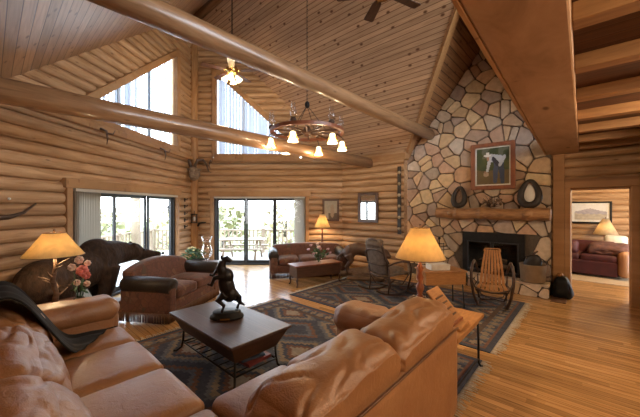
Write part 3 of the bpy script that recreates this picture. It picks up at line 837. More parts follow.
def rug(label, x0, x1, y0, y1, ph, z=0.012):
    r = thing('woven_rug', label, 'rug', ((x0+x1)/2,(y0+y1)/2,0), 0, 'patterned wool rugs')
    w, h = x1-x0, y1-y0; mb = MB(); st = 0.035; nx, ny = int(w/st), int(h/st)
    for i in range(nx):
        for j in range(ny):
            a0, a1, b0, b1 = w*i/nx, w*(i+1)/nx, h*j/ny, h*(j+1)/ny
            mb.add([(a0-w/2,b0-h/2,z),(a1-w/2,b0-h/2,z),(a1-w/2,b1-h/2,z),(a0-w/2,b1-h/2,z)], [(0,1,2,3)], kilim((a0+a1)/2, (b0+b1)/2, w, h, ph), False)
    for p, q in (((-w/2,-h/2),(w/2,-h/2)),((w/2,-h/2),(w/2,h/2)),((w/2,h/2),(-w/2,h/2)),((-w/2,h/2),(-w/2,-h/2))):
        mb.add([(p[0],p[1],0),(q[0],q[1],0),(q[0],q[1],z),(p[0],p[1],z)], [(0,1,2,3)], NAVY, False)
    mb.build('pile', M_rug, r)
    for sy in (-1, 1):
        fr = MB()
        for k in range(int(w/0.018)):
            x = -w/2+0.01+k*0.018; y = sy*h/2; L = random.uniform(0.07,0.13); dx = random.uniform(-0.03,0.03)
            fr.tube([(x,y,z*0.6),(x+dx*0.5,y+sy*L*0.5,z*0.8),(x+dx,y+sy*L,0.003)], [0.005,0.005,0.003], 4)
        fr.build('fringe', M_fringe, r)
rug('navy and rust patterned rug under the dark coffee table', 0.95, 3.76, 0.92, 4.36, 0.2)
rug('navy and rust patterned rug in front of the stone fireplace', 4.02, 6.55, 0.90, 4.46, 0.6)

# ------------------------------------------------------------------ fabric sofas
def sofa(name, label, loc, rz, w, n, camel=0.10, d=0.92):
    t = thing(name, label, 'sofa', (*loc, 0), rz)
    hw = w/2; aw = 0.24
    MB().b2((-hw+0.03,-d/2+0.05,0.12),(hw-0.03,d/2-0.02,0.32)).build('base', M_tap, t, bevel=0.03)
    cw = (w-2*aw)/n
    for k in range(n):
        MB().rbox((-hw+aw+cw*(k+0.5),-0.10,0.40), (cw-0.01,d-0.24,0.17), 0.06, 10, (0,0,0.03)).build('seat_cushion', M_tap, t)
    # back with an arched top, leaning
    poly = [(-hw+0.10,0.30)]+[(-hw+0.10+(w-0.2)*i/16, 0.74+camel*math.sin(PI*i/16)**0.8) for i in range(17)]+[(hw-0.10,0.30)]
    mb = MB(); mb.prism(poly, lambda p, q: (p[0], q+(p[1]-0.3)*0.28, p[1]), d/2-0.34, d/2-0.12, False)
    mb.build('backrest', M_tap, t, bevel=0.05)
    for s in (-1,1):
        MB().rbox((s*(hw-0.13),-0.01,0.34), (0.20,d-0.08,0.46), 0.05, 10, (0.01,0.0,0)).build('arm', M_tap, t)
        q = MB(); q.tube([(s*(hw-0.12),-d/2+0.02,0.545),(s*(hw-0.12),-d/2+0.035,0.55),(s*(hw-0.12),-0.1,0.555),(s*(hw-0.12),d/2-0.1,0.56),(s*(hw-0.12),d/2-0.06,0.56)], [0.10,0.125,0.13,0.13,0.10], 16)
        q.build('arm_roll', M_leatherd, t)
    fr = MB()
    per = [((-hw+0.03,-d/2+0.04),(hw-0.03,-d/2+0.04)),((hw-0.03,-d/2+0.04),(hw-0.03,d/2-0.02)),((-hw+0.03,-d/2+0.04),(-hw+0.03,d/2-0.02))]
    for a, b in per:
        L = math.hypot(b[0]-a[0], b[1]-a[1]); m = int(L/0.022)
        for k in range(m):
            u = (k+0.5)/m; x, y = a[0]+(b[0]-a[0])*u, a[1]+(b[1]-a[1])*u
            fr.tube([(x,y,0.16),(x+random.uniform(-.006,.006),y+random.uniform(-.006,.006),0.015)], 0.010, 4)
    fr.build('fringe', M_leatherb, t)
    for sx in (-1,1):
        for sy in (-1,1):
            MB().lathe([(0.025,0),(0.04,0.12)], 8, (sx*(hw-0.12),sy*(d/2-0.12),0)).build('foot', M_dark, t)
    return t
sofa('loveseat', 'red-brown tapestry loveseat with dark leather rolled arms beside the bear', (2.20,5.42), math.radians(33), 1.60, 2, 0.13)
bs = WR(-0.32, 7.84)
sofa('tapestry_sofa', 'red-brown tapestry three seat sofa in front of the glass sliding door', bs, math.radians(-38), 2.02, 3, 0.04)

# trunk table
tt = thing('trunk_table', 'low red-brown chest table with a flower vase on it and curved legs', 'table', (*WR(-0.11, 6.92), 0), math.radians(-18))
MB().b2((-0.60,-0.22,0.44),(0.60,0.22,0.47)).build('tabletop', M_redwood, tt, bevel=0.006)
MB().b2((-0.56,-0.20,0.20),(0.56,0.20,0.44)).build('chest_box', M_dark, tt, bevel=0.006)
for sx in (-1,1):
    for sy in (-1,1):
        MB().tube([(sx*.53,sy*.17,.22),(sx*.55,sy*.19,.14),(sx*.535,sy*.18,.06),(sx*.56,sy*.20,.0)], [.022,.026,.015,.02], 8).build('leg', M_dark, tt)
vx, vy = WR(-0.02, 6.93)
fv = thing('flower_vase', 'glass vase of pale pink flowers on the low chest table', 'vase', (vx,vy,0.47))
MB().lathe([(0.05,0),(0.055,0.01),(0.045,0.06),(0.065,0.16),(0.075,0.19),(0.068,0.19),(0.055,0.15),(0.03,0.02)], 16).build('vase', M_clear, fv)
st = MB(); lf = MB(); bl = [MB(), MB(), MB()]; rn = random.Random(3)
for k in range(26):
    a = rn.uniform(0, 2*PI); r = rn.uniform(0.04,0.27); h = rn.uniform(0.22,0.47)-r*0.25
    e = (r*math.cos(a), r*math.sin(a), h)
    st.tube([(0,0,0.03),(e[0]*0.3,e[1]*0.3,h*0.6),e], 0.003, 4)
    if k % 2: bl[k % 3].ell(e, (0.034,0.034,0.026), None, 8, 6); bl[k % 3].ell((e[0]+.012,e[1]-.015,e[2]+.012), 0.02, None, 6, 5)
    for j in range(3):
        f = rn.uniform(0.4,0.95); c = (e[0]*f+rn.uniform(-.03,.03), e[1]*f+rn.uniform(-.03,.03), h*f+rn.uniform(-.03,.03))
        lf.ell(c, (0.055,0.018,0.006), (rn.uniform(-1,1),rn.uniform(-1,1),rn.uniform(0,6)), 6, 4)
st.build('stem', M_green, fv); lf.build('leaves', M_green, fv)
for b, m in zip(bl, (M_mauve, M_cream, M_mauve)): b.build('blossoms', m, fv)

# ------------------------------------------------------------------ bear
bx, by = WR(-3.63, 4.58)
be = thing('standing_bear', 'life-size mounted brown bear walking on a wooden plinth by the sliding door', 'bear', (bx,by,0), math.atan2(DL[1], DL[0])-0.03); be.scale = (0.95,0.95,0.98)
MB().rbox((0,0,0.07), (1.75,0.62,0.14), 0.05, 10, wr=0.01).build('plinth', M_drift, be)
mb = MB()
mb.ell((-0.12,0,0.80), (0.72,0.27,0.32), (0,-0.08,0), 20, 12); mb.ell((-0.62,0,0.74), (0.36,0.28,0.33)); mb.ell((0.30,0,0.88), (0.36,0.27,0.36)); mb.ell((0.25,0,1.10), (0.30,0.15,0.17))
mb.tube([(0.40,0,0.95),(0.68,-0.03,0.98),(0.92,-0.12,0.95)], [0.28,0.215,0.165], 14)
BH = Matrix.Translation((0.95,-0.15,0)) @ Matrix.Rotation(math.radians(-38), 4, 'Z') @ Matrix.Translation((-0.97,0,0))
def tb(pts, rr, n): mb.tube([BH @ Vector(p) for p in pts], rr, n)
tb([(0.90,0,0.95),(1.00,0,0.955),(1.08,0,0.93)], [0.15,0.165,0.125], 14); tb([(1.06,0,0.92),(1.26,0,0.885),(1.46,0,0.86)], [0.115,0.075,0.052], 12)
tb([(1.06,0,0.85),(1.20,0,0.775),(1.36,0,0.735)], [0.08,0.05,0.032], 10)
for s in (-1,1):
    mb.ell(BH @ Vector((0.95,s*0.125,1.09)), (0.04,0.05,0.055))
    mb.tube([(-0.60,s*.17,.72),(-0.50,s*.18,.48),(-0.68,s*.18,.30),(-0.66,s*.18,.18)], [.22,.155,.095,.085], 12); mb.ell((-0.58,s*.18,.175), (0.15,0.09,0.055))
    f = 0.14*s
    mb.tube([(0.32,s*.16,.80),(0.36+f*.4,s*.17,.50),(0.36+f,s*.17,.28),(0.35+f,s*.17,.17)], [.20,.13,.092,.08], 12); mb.ell((0.43+f,s*.17,.175), (0.14,0.09,0.05))
mb.tube([(-0.92,0,0.82),(-1.02,0,0.76)], [0.05,0.03], 8)
mb.build('body', M_bear, be, remesh=0.022, smooth_it=3)
mb = MB()
for s in (-1,1): MB().ell(BH @ Vector((1.135,s*0.085,0.985)), 0.016, None, 8, 6).build('eye', M_black, be)
mb.ell(BH @ Vector((1.50,0,0.872)), (0.028,0.033,0.025), None, 8, 6); mb.build('nose', M_black, be)

# ------------------------------------------------------------------ lamps
def point(name, parent, loc, w, col=(1,0.72,0.42), r=0.05):
    d = bpy.data.lights.new(name, 'POINT'); d.energy = w; d.color = col; d.shadow_soft_size = r
    o = bpy.data.objects.new(name, d); C.objects.link(o); o.location = loc
    if parent: o.parent = parent
    return o
def lamp(label, loc, z0, zb, zt, r0, r1, stem, watts, mat=None, rz=0):
    """ z0 table height; shade from zb (radius r0) to zt (radius r1) """
    t = thing('table_lamp', label, 'lamp', (loc[0],loc[1],z0), rz)
    zb -= z0; zt -= z0
    m = MB(); k = 32; vs = []; fs = []
    m.lathe([(r0,zb),((r0*0.5+r1*0.5)*0.985,(zb+zt)/2),(r1,zt)], k)
    m.f = [f for f in m.f if len(f) == 4]; m.sm = m.sm[:len(m.f)]; m.c = m.c[:len(m.f)]
    o = m.build('lamp_shade', mat or M_shade, t); q = o.modifiers.new('t', 'SOLIDIFY'); q.thickness = 0.003
    m = MB(); m.tube([(r0*math.cos(a*PI/12),r0*math.sin(a*PI/12),zb) for a in range(24)], 0.004, 5, True); m.build('shade_ring', M_leatherb, t)
    m = MB(); m.tube([(r1*math.cos(a*PI/8),r1*math.sin(a*PI/8),zt) for a in range(16)], 0.004, 5, True);
    m.tube([(-r1,0,zt),(r1,0,zt)], 0.003, 4); m.lathe([(0.012,zt),(0.006,zt+0.02),(0.014,zt+0.035),(0,zt+0.05)], 8); m.build('finial', M_leatherb, t)
    stem(t, zb, zt)
    MB().ell((0,0,zb+(zt-zb)*0.45), (0.03,0.03,0.042), None, 10, 8).build('bulb', M_bulb2, t)
    for a in range(1): point('lamp_light', t, (0,0,zb+(zt-zb)*0.30), watts)
    return t
def stem_turned(t, zb, zt):
    MB().lathe([(0.10,0),(0.10,0.02),(0.05,0.035),(0.025,0.08),(0.04,0.14),(0.022,0.20),(0.03,0.30),(0.018,zb-0.02),(0.012,zb+0.08),(0,zb+0.09)], 14).build('base', M_redwood, t)
def stem_branch(t, zb, zt):
    m = MB(); m.lathe([(0.12,0),(0.12,0.025),(0.09,0.03),(0,0.03)], 16)
    m.tube([(0,0,0.02),(0.02,0.01,0.15),(-0.015,-0.01,0.32),(0.01,0,0.46),(0,0,zb+0.1)], [0.035,0.028,0.026,0.02,0.012], 8); m.build('base', M_drift, t)
    m = MB()
    for k in range(7):
        a = k*0.95; z = 0.10+k*0.06
        m.tube([(0,0,z),(0.07*math.cos(a),0.07*math.sin(a),z+0.06),(0.14*math.cos(a+.4),0.14*math.sin(a+.4),z+0.10)], [0.014,0.009,0.004], 6)
    m.build('branch', M_drift, t)
def stem_hoop(t, zb, zt):
    m = MB(); m.lathe([(0.035,0.10),(0.05,0.14),(0.022,0.18),(0.045,0.24),(0.045,0.27),(0.02,0.31),(0.042,0.37),(0.022,0.42),(0.04,0.47),(0.016,0.52),(0.016,zb),(0.012,zb+0.08),(0,zb+0.09)], 14); m.build('base', M_redwood, t)
    for a in (0.2, 0.2+2*PI/3, 0.2+4*PI/3):
        q = MB(); q.tube([(0.02*math.cos(a),0.02*math.sin(a),0.13),(0.07*math.cos(a),0.07*math.sin(a),0.155),(0.13*math.cos(a),0.13*math.sin(a),0.12),(0.165*math.cos(a),0.165*math.sin(a),0.06),(0.16*math.cos(a),0.16*math.sin(a),0.016)], 0.014, 8); q.build('foot', M_twig, t)
def side_table(label, loc, rz, w, d, h, mat=M_dark):
    t = thing('side_table', label, 'table', (*loc, 0), rz)
    MB().b2((-w/2,-d/2,h-0.03),(w/2,d/2,h)).build('tabletop', mat, t, bevel=0.005)
    MB().b2((-w/2+.03,-d/2+.03,h-0.12),(w/2-.03,d/2-.03,h-0.03)).build('apron', mat, t)
    for sx in (-1,1):
        for sy in (-1,1):
            MB().taper((sx*(w/2-.05),sy*(d/2-.05),0), (.03,.03), (.05,.05), h-0.05).build('leg', mat, t, bevel=0.004)
    return t
lx, ly = WR(-3.10, 3.50)
side_table('dark square side table behind the leather sofa arm under the branch lamp', (lx,ly), 0.2, 0.62, 0.62, 0.58)
lamp('lit table lamp with wide parchment shade on a carved branch base near the bear', (lx,ly), 0.58, 1.185, 1.447, 0.285, 0.105, stem_branch, 24)
gx, gy = WR(-2.72, 3.42)
fl = thing('silk_flowers', 'spray of coral and cream flowers beside the branch lamp', 'flowers', (gx-0.02,gy,0.58))
MB().lathe([(0.05,0),(0.07,0.06),(0.05,0.14),(0.04,0.15),(0,0.02)], 12).build('vase', M_leatherd, fl)
st = MB(); lf = MB()
for k in range(9):
    a = k*2.4; r = 0.05+0.02*(k % 4); h = 0.28+0.04*(k % 5)
    st.tube([(0,0,0.1),(r*0.5*math.cos(a),r*0.5*math.sin(a),h*0.6),(r*math.cos(a),r*math.sin(a),h)], 0.004, 4)
    lf.ell((r*0.8*math.cos(a),r*0.8*math.sin(a),h*0.75), (0.05,0.018,0.006), (0.4,0.6,a), 6, 4)
st.build('stem', M_green, fl); lf.build('leaves', M_green, fl)
def bloom(mb, c, r):
    for k in range(7):
        a = k*2*PI/7; mb.ell((c[0]+r*0.6*math.cos(a)*0.8, c[1]-r*0.6*math.cos(a)*0.6-0.01*(k % 2), c[2]+r*0.6*math.sin(a)), (r*0.48,r*0.42,r*0.45), None, 8, 5)
    mb.ell((c[0]-r*0.25,c[1]-r*0.3,c[2]), r*0.4, None, 8, 6)
b1 = MB(); b2 = MB()
for c, r, b in (((0.02,-0.05,0.45),0.062,b1),((0.05,-0.08,0.40),0.045,b1),((0.0,0.0,0.57),0.045,b2),((-0.07,-0.03,0.50),0.04,b2),((0.06,-0.06,0.30),0.035,b2),((0.08,0.02,0.52),0.035,b2),((-0.03,-0.07,0.33),0.035,b2)): bloom(b, c, r)
b1.build('coral_blossoms', M_pink, fl); b2.build('cream_blossoms', M_cream, fl)

ex, ey2 = WR(0.065, 8.71)
side_table('small dark side table behind the tapestry sofa holding the far lamp', (ex,ey2), -0.7, 0.45, 0.45, 0.62)
lamp('small lit table lamp behind the tapestry sofa below the framed wall art', (ex,ey2), 0.62, 1.16, 1.54, 0.235, 0.07, stem_turned, 26)

# front end table with lamp and book rest
et = thing('end_table', 'honey wood end table with iron legs beside the sectional arm', 'table', (3.19,1.29,0.0))
MB().b2((-0.43,-0.42,0.555),(0.43,0.42,0.59)).build('tabletop', M_midwood, et, bevel=0.006)
MB().b2((-0.39,-0.38,0.49),(0.39,0.38,0.555)).build('apron', M_midwood, et)
for sx in (-1,1):
    for sy in (-1,1):
        MB().tube([(sx*.38,sy*.37,.50),(sx*.385,sy*.375,.25),(sx*.385,sy*.375,.06),(sx*.41,sy*.39,.015),(sx*.43,sy*.40,.012)], 0.012, 7).build('leg', M_iron, et)
mb = MB()
for sy in (-1,1): MB().tube([(-.38,sy*.375,.10),(.38,sy*.375,.10)], .008, 6).build('stretcher', M_iron, et)
lamp('lit table lamp with parchment shade on the end table in front of the fireplace', (3.27,1.44), 0.59, 1.175, 1.515, 0.275, 0.10, stem_hoop, 24)
rk = thing('book_rest', 'slanted wooden book rest standing on the end table', 'book stand', (3.06,1.06,0.59), 0.0)
mb = MB(); mb.box((0,0.03,0.17), (0.28,0.02,0.40), rot=(-0.72,0,0)); mb.build('back_board', M_midwood, rk, bevel=0.006)
mb = MB()
for k in range(4): mb.box((0,0.03-0.0125*0.752+(-0.10+k*0.065)*0.659,0.17-0.0125*0.659+(-0.10+k*0.065)*0.752+0.016), (0.18,0.006,0.018), rot=(-0.72,0,0))
mb.build('carved_lines', M_dark, rk)
MB().b2((-0.14,-0.16,0.0),(0.14,0.10,0.03)).build('base', M_midwood, rk, bevel=0.006)
MB().b2((-0.14,-0.10,0.03),(0.14,-0.075,0.06)).build('ledge', M_redwood, rk, bevel=0.004)

# chest table by the hearth with a white box
sx0, sy0 = 5.36, 1.99
ch = thing('chest_table', 'honey wood chest table on thin metal legs near the hearth tools', 'table', (sx0,sy0,0), math.radians(-42))
MB().b2((-0.36,-0.20,0.42),(0.36,0.20,0.63)).build('chest_box', M_midwood, ch, bevel=0.008)
MB().b2((-0.38,-0.22,0.63),(0.38,0.22,0.655)).build('tabletop', M_midwood, ch, bevel=0.006)
for a in (-1,1):
    for b in (-1,1): MB().tube([(a*.32,b*.16,.43),(a*.34,b*.18,.0)], 0.011, 7).build('leg', M_iron, ch)
q = MB(); q.ell((0.41,0.0,0.52), (0.085,0.13,0.13)); q.build('end_roll', M_leatherd, ch)
bxo = thing('white_box', 'pale grey box lying on the chest table behind the front lamp', 'box', (sx0-0.06,sy0+0.02,0.655), math.radians(-42))
MB().b2((-0.17,-0.11,0),(0.17,0.11,0.085)).build('carton', M_white, bxo, bevel=0.005)
MB().b2((-0.175,-0.115,0.085),(0.175,0.115,0.10)).build('lid', M_white, bxo, bevel=0.004)

# ------------------------------------------------------------------ rocking chairs
def rocker(label, loc, rz, seat_mat, frame_mat, woven, sc_=0.93):
    t = thing('rocking_chair', label, 'chair', (*loc, 0.012), rz); t.scale = (sc_,sc_,sc_)
    for s in (-1,1):
        MB().tube([(s*.25,-.50+i*.1, .018+0.16*((-.50+i*.1)/.62)**2) for i in range(12)], 0.017, 7).build('runner', frame_mat, t)
        if not woven: MB().tube([(s*.25,-.30,.05),(s*.31,-.38,.28),(s*.345,-.41,.52),(s*.35,-.38,.72),(s*.33,-.30,.86),(s*.31,-.18,.90),(s*.30,.0,.84),(s*.28,.20,.70),(s*.26,.34,.60)], [.026]*8+[.018], 8).build('arm_hoop', frame_mat, t)
        else: MB().tube([(s*.25,-.30,.06),(s*.28,-.36,.30),(s*.30,-.36,.50),(s*.315,-.27,.62),(s*.315,-.05,.66),(s*.30,.18,.64),(s*.27,.30,.60),(s*.25,.36,.72),(s*.24,.40,.86)], [.018]*8+[.014], 8).build('arm_hoop', frame_mat, t)
        MB().tube([(s*.25,.28,.06),(s*.255,.24,.30),(s*.27,.29,.55)], .016, 7).build('leg', frame_mat, t)
    mb = MB()
    mb.tube([(-.28,-.34,.37),(-.14,-.37,.345),(0,-.38,.34),(.14,-.37,.345),(.28,-.34,.37)], .016, 7)
    mb.tube([(-.26,.26,.38),(0,.30,.36),(.26,.26,.38)], .015, 7)
    mb.tube([(-.26,.32,.62),(-.13,.37,.60),(0,.385,.60),(.13,.37,.60),(.26,.32,.62)], .014, 7)
    mb.tube([(-.24,.40,.84),(-.12,.445,.90),(0,.455,.91),(.12,.445,.90),(.24,.40,.84)], .014, 7)
    mb.tube([(-.28,-.36,.42),(-.2,-.2,.16),(0,0,.12),(.2,.15,.16),(.26,.25,.35)], .012, 6)
    mb.tube([(.28,-.36,.42),(.2,-.2,.16),(0,0,.13),(-.2,.15,.16),(-.26,.25,.35)], .012, 6)
    if not woven: mb.tube([(-.345,-.41,.56),(-.28,-.43,.43),(-.12,-.44,.37),(0,-.44,.36),(.12,-.44,.37),(.28,-.43,.43),(.345,-.41,.56)], .016, 7)
    mb.build('hoop_brace', frame_mat, t)
    if not woven:
        sl = MB(); bk = MB()
        for k in range(7):
            u = (k-3)/3
            for tgt, path in ((sl, [(.235*u,-.36,.385),(.23*u,-.15,.40),(.215*u,.08,.385),(.20*u,.20,.40)]), (bk, [(.20*u,.20,.40),(.195*u,.27,.50),(.18*u,.33,.66),(.16*u,.39,.84),(.125*u,.45,1.06)])):
                vs = []
                for i, p in enumerate(path):
                    w = 0.026 if tgt is sl else 0.026-0.002*i
                    dy, dz = (0, 0.005) if tgt is sl else (-0.005, 0.002)
                    vs += [(p[0]-w,p[1]+dy,p[2]+dz),(p[0]+w,p[1]+dy,p[2]+dz),(p[0]+w,p[1]-dy,p[2]-dz),(p[0]-w,p[1]-dy,p[2]-dz)]
                fs = []
                for i in range(len(path)-1):
                    for j in range(4): fs.append((i*4+j, i*4+(j+1) % 4, (i+1)*4+(j+1) % 4, (i+1)*4+j))
                fs += [(3,2,1,0), tuple(range(4*len(path)-4, 4*len(path)))]
                tgt.add(vs, fs, None, False)
        sl.build('seat', seat_mat, t); bk.build('backrest', seat_mat, t)
        q = MB(); q.tube([(-.15,.445,1.02),(-.15,.455,1.06),(-.13,.46,1.085),(.13,.46,1.085),(.15,.455,1.06),(.15,.445,1.02)], 0.014, 6); q.build('top_rail', seat_mat, t)
    else:
        MB().rbox((0,-.06,.40), (.50,.56,.05), 0.02, 10, (0,0,0.015)).build('seat', seat_mat, t)
        q = MB(); q.rbox((0,.345,.74), (.44,.055,.64), 0.025, 12, (0,0.02,0.05), rot=(-0.26,0,0)); q.build('backrest', seat_mat, t)
        MB().rbox((0,.40,1.03), (.42,.12,.17), 0.055, 10, (0,.01,.01)).build('headrest', seat_mat, t)
        MB().rbox((0,-.02,.46), (.44,.46,.10), 0.045, 10, (0,0,.02)).build('seat_cushion', seat_mat, t)
        q = MB(); q.tube([(-.24,.25,.42),(-.245,.34,.74),(-.20,.42,1.0),(-.10,.45,1.09),(0,.455,1.11),(.10,.45,1.09),(.20,.42,1.0),(.245,.34,.74),(.24,.25,.42)], 0.021, 8); q.build('back_frame', frame_mat, t)
    return t
rocker('bentwood rocking chair with slatted honey wood back before the firebox', (5.97,1.31), math.radians(-78), M_slat, M_twig, False, 0.88)
rocker('dark twig rocking chair with grey woven back facing the stone hearth', (5.50,3.10), math.radians(78), M_greyfab, M_twig, True, 1.0)

# ------------------------------------------------------------------ cougar on driftwood
cg = thing('cougar_sculpture', 'carved cougar stepping over driftwood in the corner by the log wall', 'sculpture', (*WR(1.08,7.26), 0), math.radians(-58)); cg.scale = (1.08,1.08,1.15)
mb = MB(); mb.tube([(-.55,0,.10),(-.3,.05,.12),(0,-.02,.14),(.3,.03,.13),(.5,-.02,.22)], [.05,.10,.13,.12,.05], 10); mb.tube([(.05,0,.15),(.25,-.12,.12),(.40,-.2,.04)], [.08,.08,.06], 8); mb.tube([(-.2,0,.12),(-.35,.12,.08)], [.07,.05], 8)
mb.rbox((0,0,.04), (0.8,0.42,.08), .03, 6); mb.build('driftwood', M_drift, cg, remesh=0.02, smooth_it=2)
mb = MB()
mb.tube([(-.34,0,.60),(-.15,0,.64),(.08,0,.60),(.22,0,.64)], [.13,.13,.13,.12], 12); mb.ell((-.34,0,.56), (.15,.12,.15)); mb.ell((.18,0,.60), (.14,.12,.16))
mb.tube([(.20,0,.64),(.34,-.06,.60),(.40,-.09,.57)], [.115,.09,.085], 10); mb.ell((.43,-.10,.56), (.11,.10,.10)); mb.ell((.52,-.14,.52), (.06,.055,.05))
for s in (-1,1):
    mb.ell((.40,-.10+s*.08,.665), (.025,.03,.04))
    mb.tube([(-.36,s*.07,.52),(-.30,s*.08,.38),(-.40,s*.08,.26),(-.36,s*.08,.14)], [.10,.065,.045,.04], 9); mb.ell((-.32,s*.08,.13), (.065,.04,.03))
    mb.tube([(.18,s*.07,.56),(.20+s*.07,s*.07,.38),(.22+s*.10,s*.07,.20)], [.085,.055,.045], 9); mb.ell((.26+s*.10,s*.07,.19), (.06,.04,.03))
mb.tube([(-.46,0,.58),(-.60,0,.45),(-.64,0,.30),(-.56,.02,.22)], [.035,.028,.026,.028], 8)
mb.build('cougar', M_cougar, cg, remesh=0.015, smooth_it=4)

# ------------------------------------------------------------------ hurricane vase, planter by the loveseat
hx, hy = WR(-2.48, 6.52)
side_table('dark lamp table at the far arm of the loveseat under the glass hurricane', (hx+0.05,hy+0.02), math.radians(33), 0.62, 0.45, 0.54)
hv = thing('hurricane_vase', 'tall clear glass hurricane vase on the table beside the loveseat', 'vase', (hx+0.02,hy,0.54))
MB().lathe([(0.07,0),(0.075,0.01),(0.02,0.03),(0.018,0.06),(0.06,0.10),(0.12,0.20),(0.115,0.27),(0.08,0.38),(0.078,0.45),(0.115,0.58),(0.108,0.58),(0.072,0.45),(0.074,0.38),(0.108,0.27),(0.112,0.20),(0.055,0.11),(0.0,0.09)], 22).build('glass', M_clear, hv)
px_, py_ = WR(-3.08, 7.35)
pl = thing('potted_plant', 'leafy green plant in a dark box planter at the prow corner', 'plant', (px_,py_,0), 0.3)
MB().taper((0,0,0), (0.34,0.34), (0.42,0.42), 0.48).build('planter', M_leatherd, pl, bevel=0.01)
lf = MB(); ye = MB(); rn = random.Random(5)
for k in range(110):
    a = rn.uniform(0,2*PI); r = rn.uniform(0,0.26); z = 0.50+rn.uniform(0,0.26)*(1-r)
    lf.ell((r*math.cos(a),r*math.sin(a),z), (0.075,0.028,0.008), (rn.uniform(-.6,.6),rn.uniform(-.8,.4),a), 6, 4)
    if k % 9 == 0: ye.ell((r*math.cos(a),r*math.sin(a),z+0.05), (0.05,0.03,0.02), (0,0,a), 6, 4)
lf.build('leaves', M_green, pl); ye.build('pale_leaves', M_yell, pl)

# ------------------------------------------------------------------ fireplace
fp = thing('fireplace_insert', 'black metal firebox with glass doors set in the stone wall', 'fireplace', (FX-0.02,(fb[0]+fb[1])/2,HZ))
w2 = (fb[1]-fb[0])/2; hh = fb[2]-HZ
mb = MB(); mb.b2((0.45,-w2,0),(0.47,w2,hh)); mb.b2((0.02,-w2,0),(0.45,-w2+0.02,hh)); mb.b2((0.02,w2-0.02,0),(0.45,w2,hh)); mb.b2((0.02,-w2,hh-0.02),(0.45,w2,hh)); mb.b2((0.02,-w2,0),(0.45,w2,0.02))
mb.build('firebox', M_ash, fp)
mb = MB(); mb.b2((-0.02,-w2,hh-0.20),(0.03,w2,hh)); mb.b2((-0.02,-w2,0),(0.03,-w2+0.10,hh-0.20)); mb.b2((-0.02,w2-0.10,0),(0.03,w2,hh-0.20)); mb.b2((-0.02,-w2+0.1,0),(0.03,w2-0.1,0.06))
mb.build('surround', M_iron, fp, bevel=0.004)
for s in (-1,1):
    g = MB(); dw = (w2-0.10)
    g.b2((-0.03,s*0.01,0.06),(-0.005,s*0.035,hh-0.20)); g.b2((-0.03,s*(dw-0.03),0.06),(-0.005,s*dw,hh-0.20)); g.b2((-0.03,s*.035,0.06),(-0.005,s*(dw-.03),0.085)); g.b2((-0.03,s*.035,hh-0.225),(-0.005,s*(dw-.03),hh-0.20))
    d = g.build('door', M_frame, fp)
    MB().b2((-0.02,s*0.035,0.085),(-0.015,s*(dw-0.03),hh-0.225)).build('pane', M_glass, d)
    MB().ell((-0.045,s*0.025,0.38), 0.016, None, 8, 6).build('handle', M_brass, d)
for k, (y, z, rz, lb) in enumerate(((-0.24,0.12,0.1,'charred log lying lowest on the fire grate'),(0.22,0.12,-0.1,'charred log beside the lowest one in the firebox'),(0.0,0.245,0.1,'charred log resting on top of two others in the firebox'))):
    q = MB(); q.tube([(0,-.24,0),(0.01,0,0.008),(0,.24,0)], [0.055,0.06,0.055], 10)
    o = q.build('fire_log', M_firelog); o.location = (FX+0.20+(0.07 if k == 1 else 0),(fb[0]+fb[1])/2+y*0.6,HZ+0.02+z); o.rotation_euler = (0,0,rz); tag(o, lb, 'log', 'logs in the firebox')
gr = MB()
for k in range(6): gr.tube([(FX+.10,1.33+k*.12,HZ+.065),(FX+.34,1.33+k*.12,HZ+.065)], .008, 6)
for x in (.14,.32):
    gr.tube([(FX+x,1.30,HZ+.06),(FX+x,1.96,HZ+.06)], .008, 6)
    for y in (1.32,1.94): gr.tube([(FX+x,y,HZ+.02),(FX+x,y,HZ+.06)], .008, 6)
tag(gr.build('fire_grate', M_iron), 'black iron grate under the charred logs', 'grate')

# mantel: half log with knots
mb = MB(); n = 40; pts = []; rr = []
for i in range(n+1):
    u = i/n; y = 0.585+(2.80-0.585)*u
    pts.append((FX-0.17+0.02*math.sin(u*9), y, 1.60+0.012*math.sin(u*14))); rr.append(0.125+0.018*noise.noise(Vector((u*7,0,3)))+(0.02 if i in (6,7,22,31) else 0))
mb.tube(pts, rr, 16)
for y, z in ((0.98,1.585),(2.45,1.60),(1.7,1.56)): mb.ell((FX-0.29,y,z), (0.04,0.055,0.05), None, 10, 7)
mt = mb.build('mantel_log', M_mantel, remesh=0.018, smooth_it=2); tag(mt, 'knotty half log mantel shelf across the stone fireplace', 'mantel shelf')
MZ = 1.73

